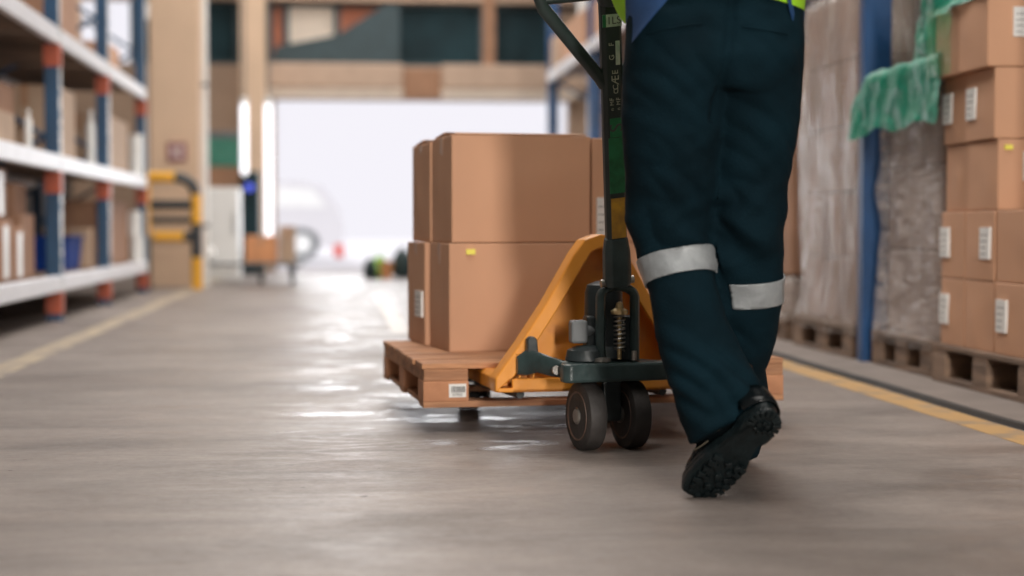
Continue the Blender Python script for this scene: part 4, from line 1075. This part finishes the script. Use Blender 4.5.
# sign on the column
p = P(181, 154, 16.19); t = thing('wall_sign', 'small square red and white pictogram sign on the big beige column', 'sign', (p.x, 16.19, p.z - .09))
MB().box(-.095, .095, -.008, 0.004, 0, .19).build('sign_panel', M['sign_red'], t)
b = MB(); b.box(-.06, -.02, -.010, -.007, .03, .16); b.box(.0, .065, -.010, -.007, .10, .16); b.box(.0, .065, -.010, -.007, .03, .08); b.build('pictogram', M['sign_white'], t)
p = P(150, 15, 15.9)
t = thing('wall_lamp', 'small bright white fitting high on the beige column', 'lamp', (p.x - .02, 15.95, p.z)); MB().lathe((0, 0, 0), (0, 0, 1), [(.01, -.1), (.06, -.08), (.07, .06), (.01, .1)], 14).build('lamp_shade', M['white'], t, smooth=True); MB().box(-.02, .02, .05, .25, -.02, .02).build('bracket', M['grey'], t)
# white cabinet
x0, x1, z0, z1 = pr_box(207, 241, 18.6, 188, 268)
t = thing('white_cabinet', 'upright white cabinet standing between the two columns', 'cabinet', ((x0 + x1) / 2, 18.6, 0)); wv = (x1 - x0) / 2
MB().box(-wv, wv, .03, .5, .0, z1, bev=.02).build('cabinet_body', M['white'], t)
d_ = MB().box(-wv + .005, wv - .005, 0, .028, .12, z1 - .01, bev=.008).build('cabinet_door', M['white'], t); MB().box(wv - .06, wv - .045, -.03, 0, .5, .75).build('handle', M['grey'], d_)
# green roll-up panel and tan panel over it (a kiosk window on the back wall)
x0, x1, z0, z1 = pr_box(206, 243, 21.0, 139, 167)
t = thing('green_shutter', 'small green slatted shutter above the white cabinet', 'shutter', ((x0 + x1) / 2, 21.0, z0)); b = MB(); hh = (z1 - z0) / 7
for k in range(7): b.box(-(x1 - x0) / 2, (x1 - x0) / 2, 0, .05 - .0 * k, hh * k, hh * k + hh * .9, bev=.004)
b.build('slat_panel', M['green_p'], t); MB().box(-(x1 - x0) / 2 - .03, (x1 - x0) / 2 + .03, -.02, .09, z1 - z0, z1 - z0 + .08).build('housing', M['grey'], t)
b = MB(); b.box(-(x1 - x0) / 2 - .03, -(x1 - x0) / 2, 0, .06, -z0, z1 - z0); b.box((x1 - x0) / 2, (x1 - x0) / 2 + .03, 0, .06, -z0, z1 - z0); b.build('post', M['beige'], t)
MB().box(-(x1 - x0) / 2, (x1 - x0) / 2, .02, .05, -.30, -.02).build('lower_panel', M['brown_col'], t)
# dark locker with blue button
x0, x1, z0, z1 = pr_box(242, 261, 20.4, 172, 262)
t = thing('dark_locker', 'dark teal upright locker with a round blue light beside the slim column', 'locker', ((x0 + x1) / 2, 20.4, 0)); wv = (x1 - x0) / 2
MB().box(-wv, wv, .02, .4, 0, z1, bev=.01).build('locker_body', M['teal_steel'], t); d_ = MB().box(-wv + .01, wv - .01, 0, .02, .05, z1 - .03).build('locker_door', M['teal_glass'], t)
MB().lathe((-.0, 0, z1 - .2), (0, -1, 0), [(.001, -.01), (.05, -.01), (.05, .02), (.001, .03)], 16).build('light', mat('blue_lamp', (.05, .08, .6), .4, emit=(.12, .16, .9, .8)), d_, smooth=True)
# white tubes by the door, glowing in place of reflected daylight
m_tube = mat('lit_fluorescent_tube', (.9, .9, .95), .4, emit=(.95, .95, 1.0, 1.6))  # emission replaces the daylight these glossy tubes reflect
for k, (px, py0, py1, Yt, rr_, lb) in enumerate(((246.5, 104, 176, 20.2, .042, 'shorter vertical white tube lamp above the dark locker'), (270, 104, 240, 21.0, .045, 'long vertical white tube lamp on the slim column beside the dock door'))):
    a_, c_ = P(px, py1, Yt), P(px, py0, Yt)
    t = thing('tube_lamp', lb, 'lamp', a_, 0, 'white tube lamps near the dock door'); hh = c_.z - a_.z
    MB().lathe((0, 0, 0), (0, 0, 1), [(.005, .0), (rr_, .03), (rr_, hh - .03), (.005, hh)], 14).build('tube', m_tube, t, smooth=True)
    MB().box(-.03, .03, rr_, rr_ + .03, -.03, hh + .03).build('mount', M['grey'], t)
    MB().cyl((0, rr_ + .015, hh + .03), (0, rr_ + .015, ZC - a_.z), .012, 8).build('hanging_rod', M['grey'], t, smooth=True)
    MB().lathe((0, 0, 0), (0, 0, 1), [(rr_ * 1.15, hh - .02), (rr_ * 1.15, hh + .05), (.01, hh + .06)], 14).build('end_cap', M['white'], t, smooth=True)
# white pipe standing in for the bright light on the right edge of the big column
x0 = (208 - 345) / (F / 16.3)
t = thing('white_downpipe', 'pale vertical pipe along the right edge of the big beige column', 'pipe', (x0, 16.4, 0))
MB().cyl((0, 0, 0), (0, 0, 5.9), .028, 12).build('pipe', M['white'], t, smooth=True)
b = MB()
for z in (.6, 2.0, 3.4): b.lathe((0, 0, z), (0, 0, 1), [(.034, -.02), (.036, 0), (.034, .02)], 12)
b.build('clamp', M['grey'], t, smooth=True)
# flat trolley with a box
t = thing('platform_trolley', 'long low platform trolley before the slim column', 'trolley', (-1.05, 17.2, 0))
MB().box(-.72, .62, -.3, .3, .19, .22, bev=.006).build('platform', M['grey'], t)
for x in (-.6, .18, .5):
    for y in (-.22, .22):
        c_ = MB().box(x - .03, x + .03, y - .02, y + .02, .09, .19).build('caster', M['g_black'], t); MB().lathe((x - .015, y, .05), (1, 0, 0), [(.01, 0), (.05, 0), (.05, .03), (.01, .03)], 16).build('wheel', M['rubber'], c_, smooth=True)
simple_box('cardboard_box', 'orange-brown carton on the low trolley below the long tube lamp', 'box', -1.03, -.70, 17.0, 17.4, .222, .50, 'orange_tub', 'goods on the trolley')
simple_box('cardboard_box', 'greyish tan carton at the right end of the low trolley', 'box', -.68, -.52, 17.0, 17.4, .222, .60, 'card_c', 'goods on the trolley')
for k, (x, y) in enumerate(((-1.68, 16.95), (-1.45, 16.9))):
    t = thing('white_sack', ('white sack slumped at the left end of the low trolley', 'white sack beside it on the trolley, nearer the guard post')[k], 'sack', (x, y + .3, .222), 0, 'sacks on the trolley')
    b = MB(); b.lathe((0, 0, 0), (0, 0, 1), [(.06, 0), (.10, .02), (.11, .08), (.08, .15), (.02, .19)], 16)
    for v in b.bm.verts: v.co.x += .015 * noise.noise(v.co * 14); v.co.y += .015 * noise.noise(v.co * 14 + Vector((5, 0, 0)))
    b.build('sack_body', M['paper'], t, smooth=True)
# tubs and sacks by the door
def far(px, Y): return (px - 345) / (F / Y)
t = thing('orange_tub', 'orange-brown tub on the floor by the dock door, left of the carton load', 'tub', (far(386, 18.6), 18.6, 0))
b = MB(); b.lathe((0, 0, 0), (0, 0, 1), [(.062, 0), (.08, .19), (.086, .195), (.086, .205), (.074, .205), (.056, .02)], 20); b.build('tub_body', M['orange_tub'], t, smooth=True)
def sack(label, px, Y, r, h, m='sack', z=0, group='dark sacks by the dock door'):
    t = thing('rubbish_sack', label, 'sack', (far(px, Y), Y, z), 0, group)
    b = MB(); b.lathe((0, 0, 0), (0, 0, 1), [(r * .7, 0), (r, h * .15), (r, h * .5), (r * .7, h * .8), (r * .2, h * .95), (r * .25, h)], 18)
    for v in b.bm.verts: v.co += Vector((.12 * r * noise.noise(v.co * 18), .12 * r * noise.noise(v.co * 18 + Vector((7, 0, 0))), 0))
    b.build('sack_body', M[m], t, smooth=True)
sack('dark green sack left of the orange-brown tub', 370, 18.7, .085, .24)
sack('taller dark sack half hidden behind the carton load, right of the tub', 402, 18.9, .12, .36)
sack('lime green bag behind the orange-brown tub', 379, 18.95, .10, .27, 'limebag', group=None)
# pale car in the yard, side-on
t = thing('car', 'white car standing side-on in the bright yard beyond the dock door', 'car', (far(343, 30), 30, -.02))
b = MB(); side = [(0, .22), (.02, .62), (-.06, .95), (-.40, 1.38), (-.8, 1.46), (-2.1, 1.44), (-2.9, .98), (-3.9, .80), (-4.1, .55), (-4.1, .22)]
def wheelcut(xc): return [(xc + .36 * math.cos(a_), .24 + .36 * math.sin(a_)) for a_ in [math.pi - math.pi * k / 10 for k in range(11)]]
prof = side + wheelcut(-3.3) + wheelcut(-.75)
for k_, (y_a, y_b) in enumerate(((0, .02), (.02, 1.68), (1.68, 1.70))): b.prism(prof, y_a, y_b)
b.build('car_body', M['car'], t)
b = MB(); b.prism([(-.30, .98), (-.55, 1.32), (-1.3, 1.36), (-1.3, .98)], -.008, .0); b.build('side_window', M['white'], t)
b = MB(); b.prism([(-1.36, .98), (-1.36, 1.36), (-2.05, 1.34), (-2.65, .98)], -.008, .0); b.build('side_window', M['white'], t)
MB().box(-.16, .01, -.012, .02, .06, .30, bev=.01).build('reflector', M['red'], t)
for xc in (-.75, -3.3):
    for yy in (.03, 1.5):
        wl = MB().lathe((xc, yy, .31), (0, 1, 0), [(.17, 0), (.30, 0), (.30, .18), (.17, .18)], 24).build('wheel', M['grey'], t, smooth=True)
        MB().lathe((xc, yy - .005, .31), (0, 1, 0), [(.01, 0), (.18, 0), (.18, .05), (.01, .05)], 20).build('hubcap', M['white'], wl, smooth=True)
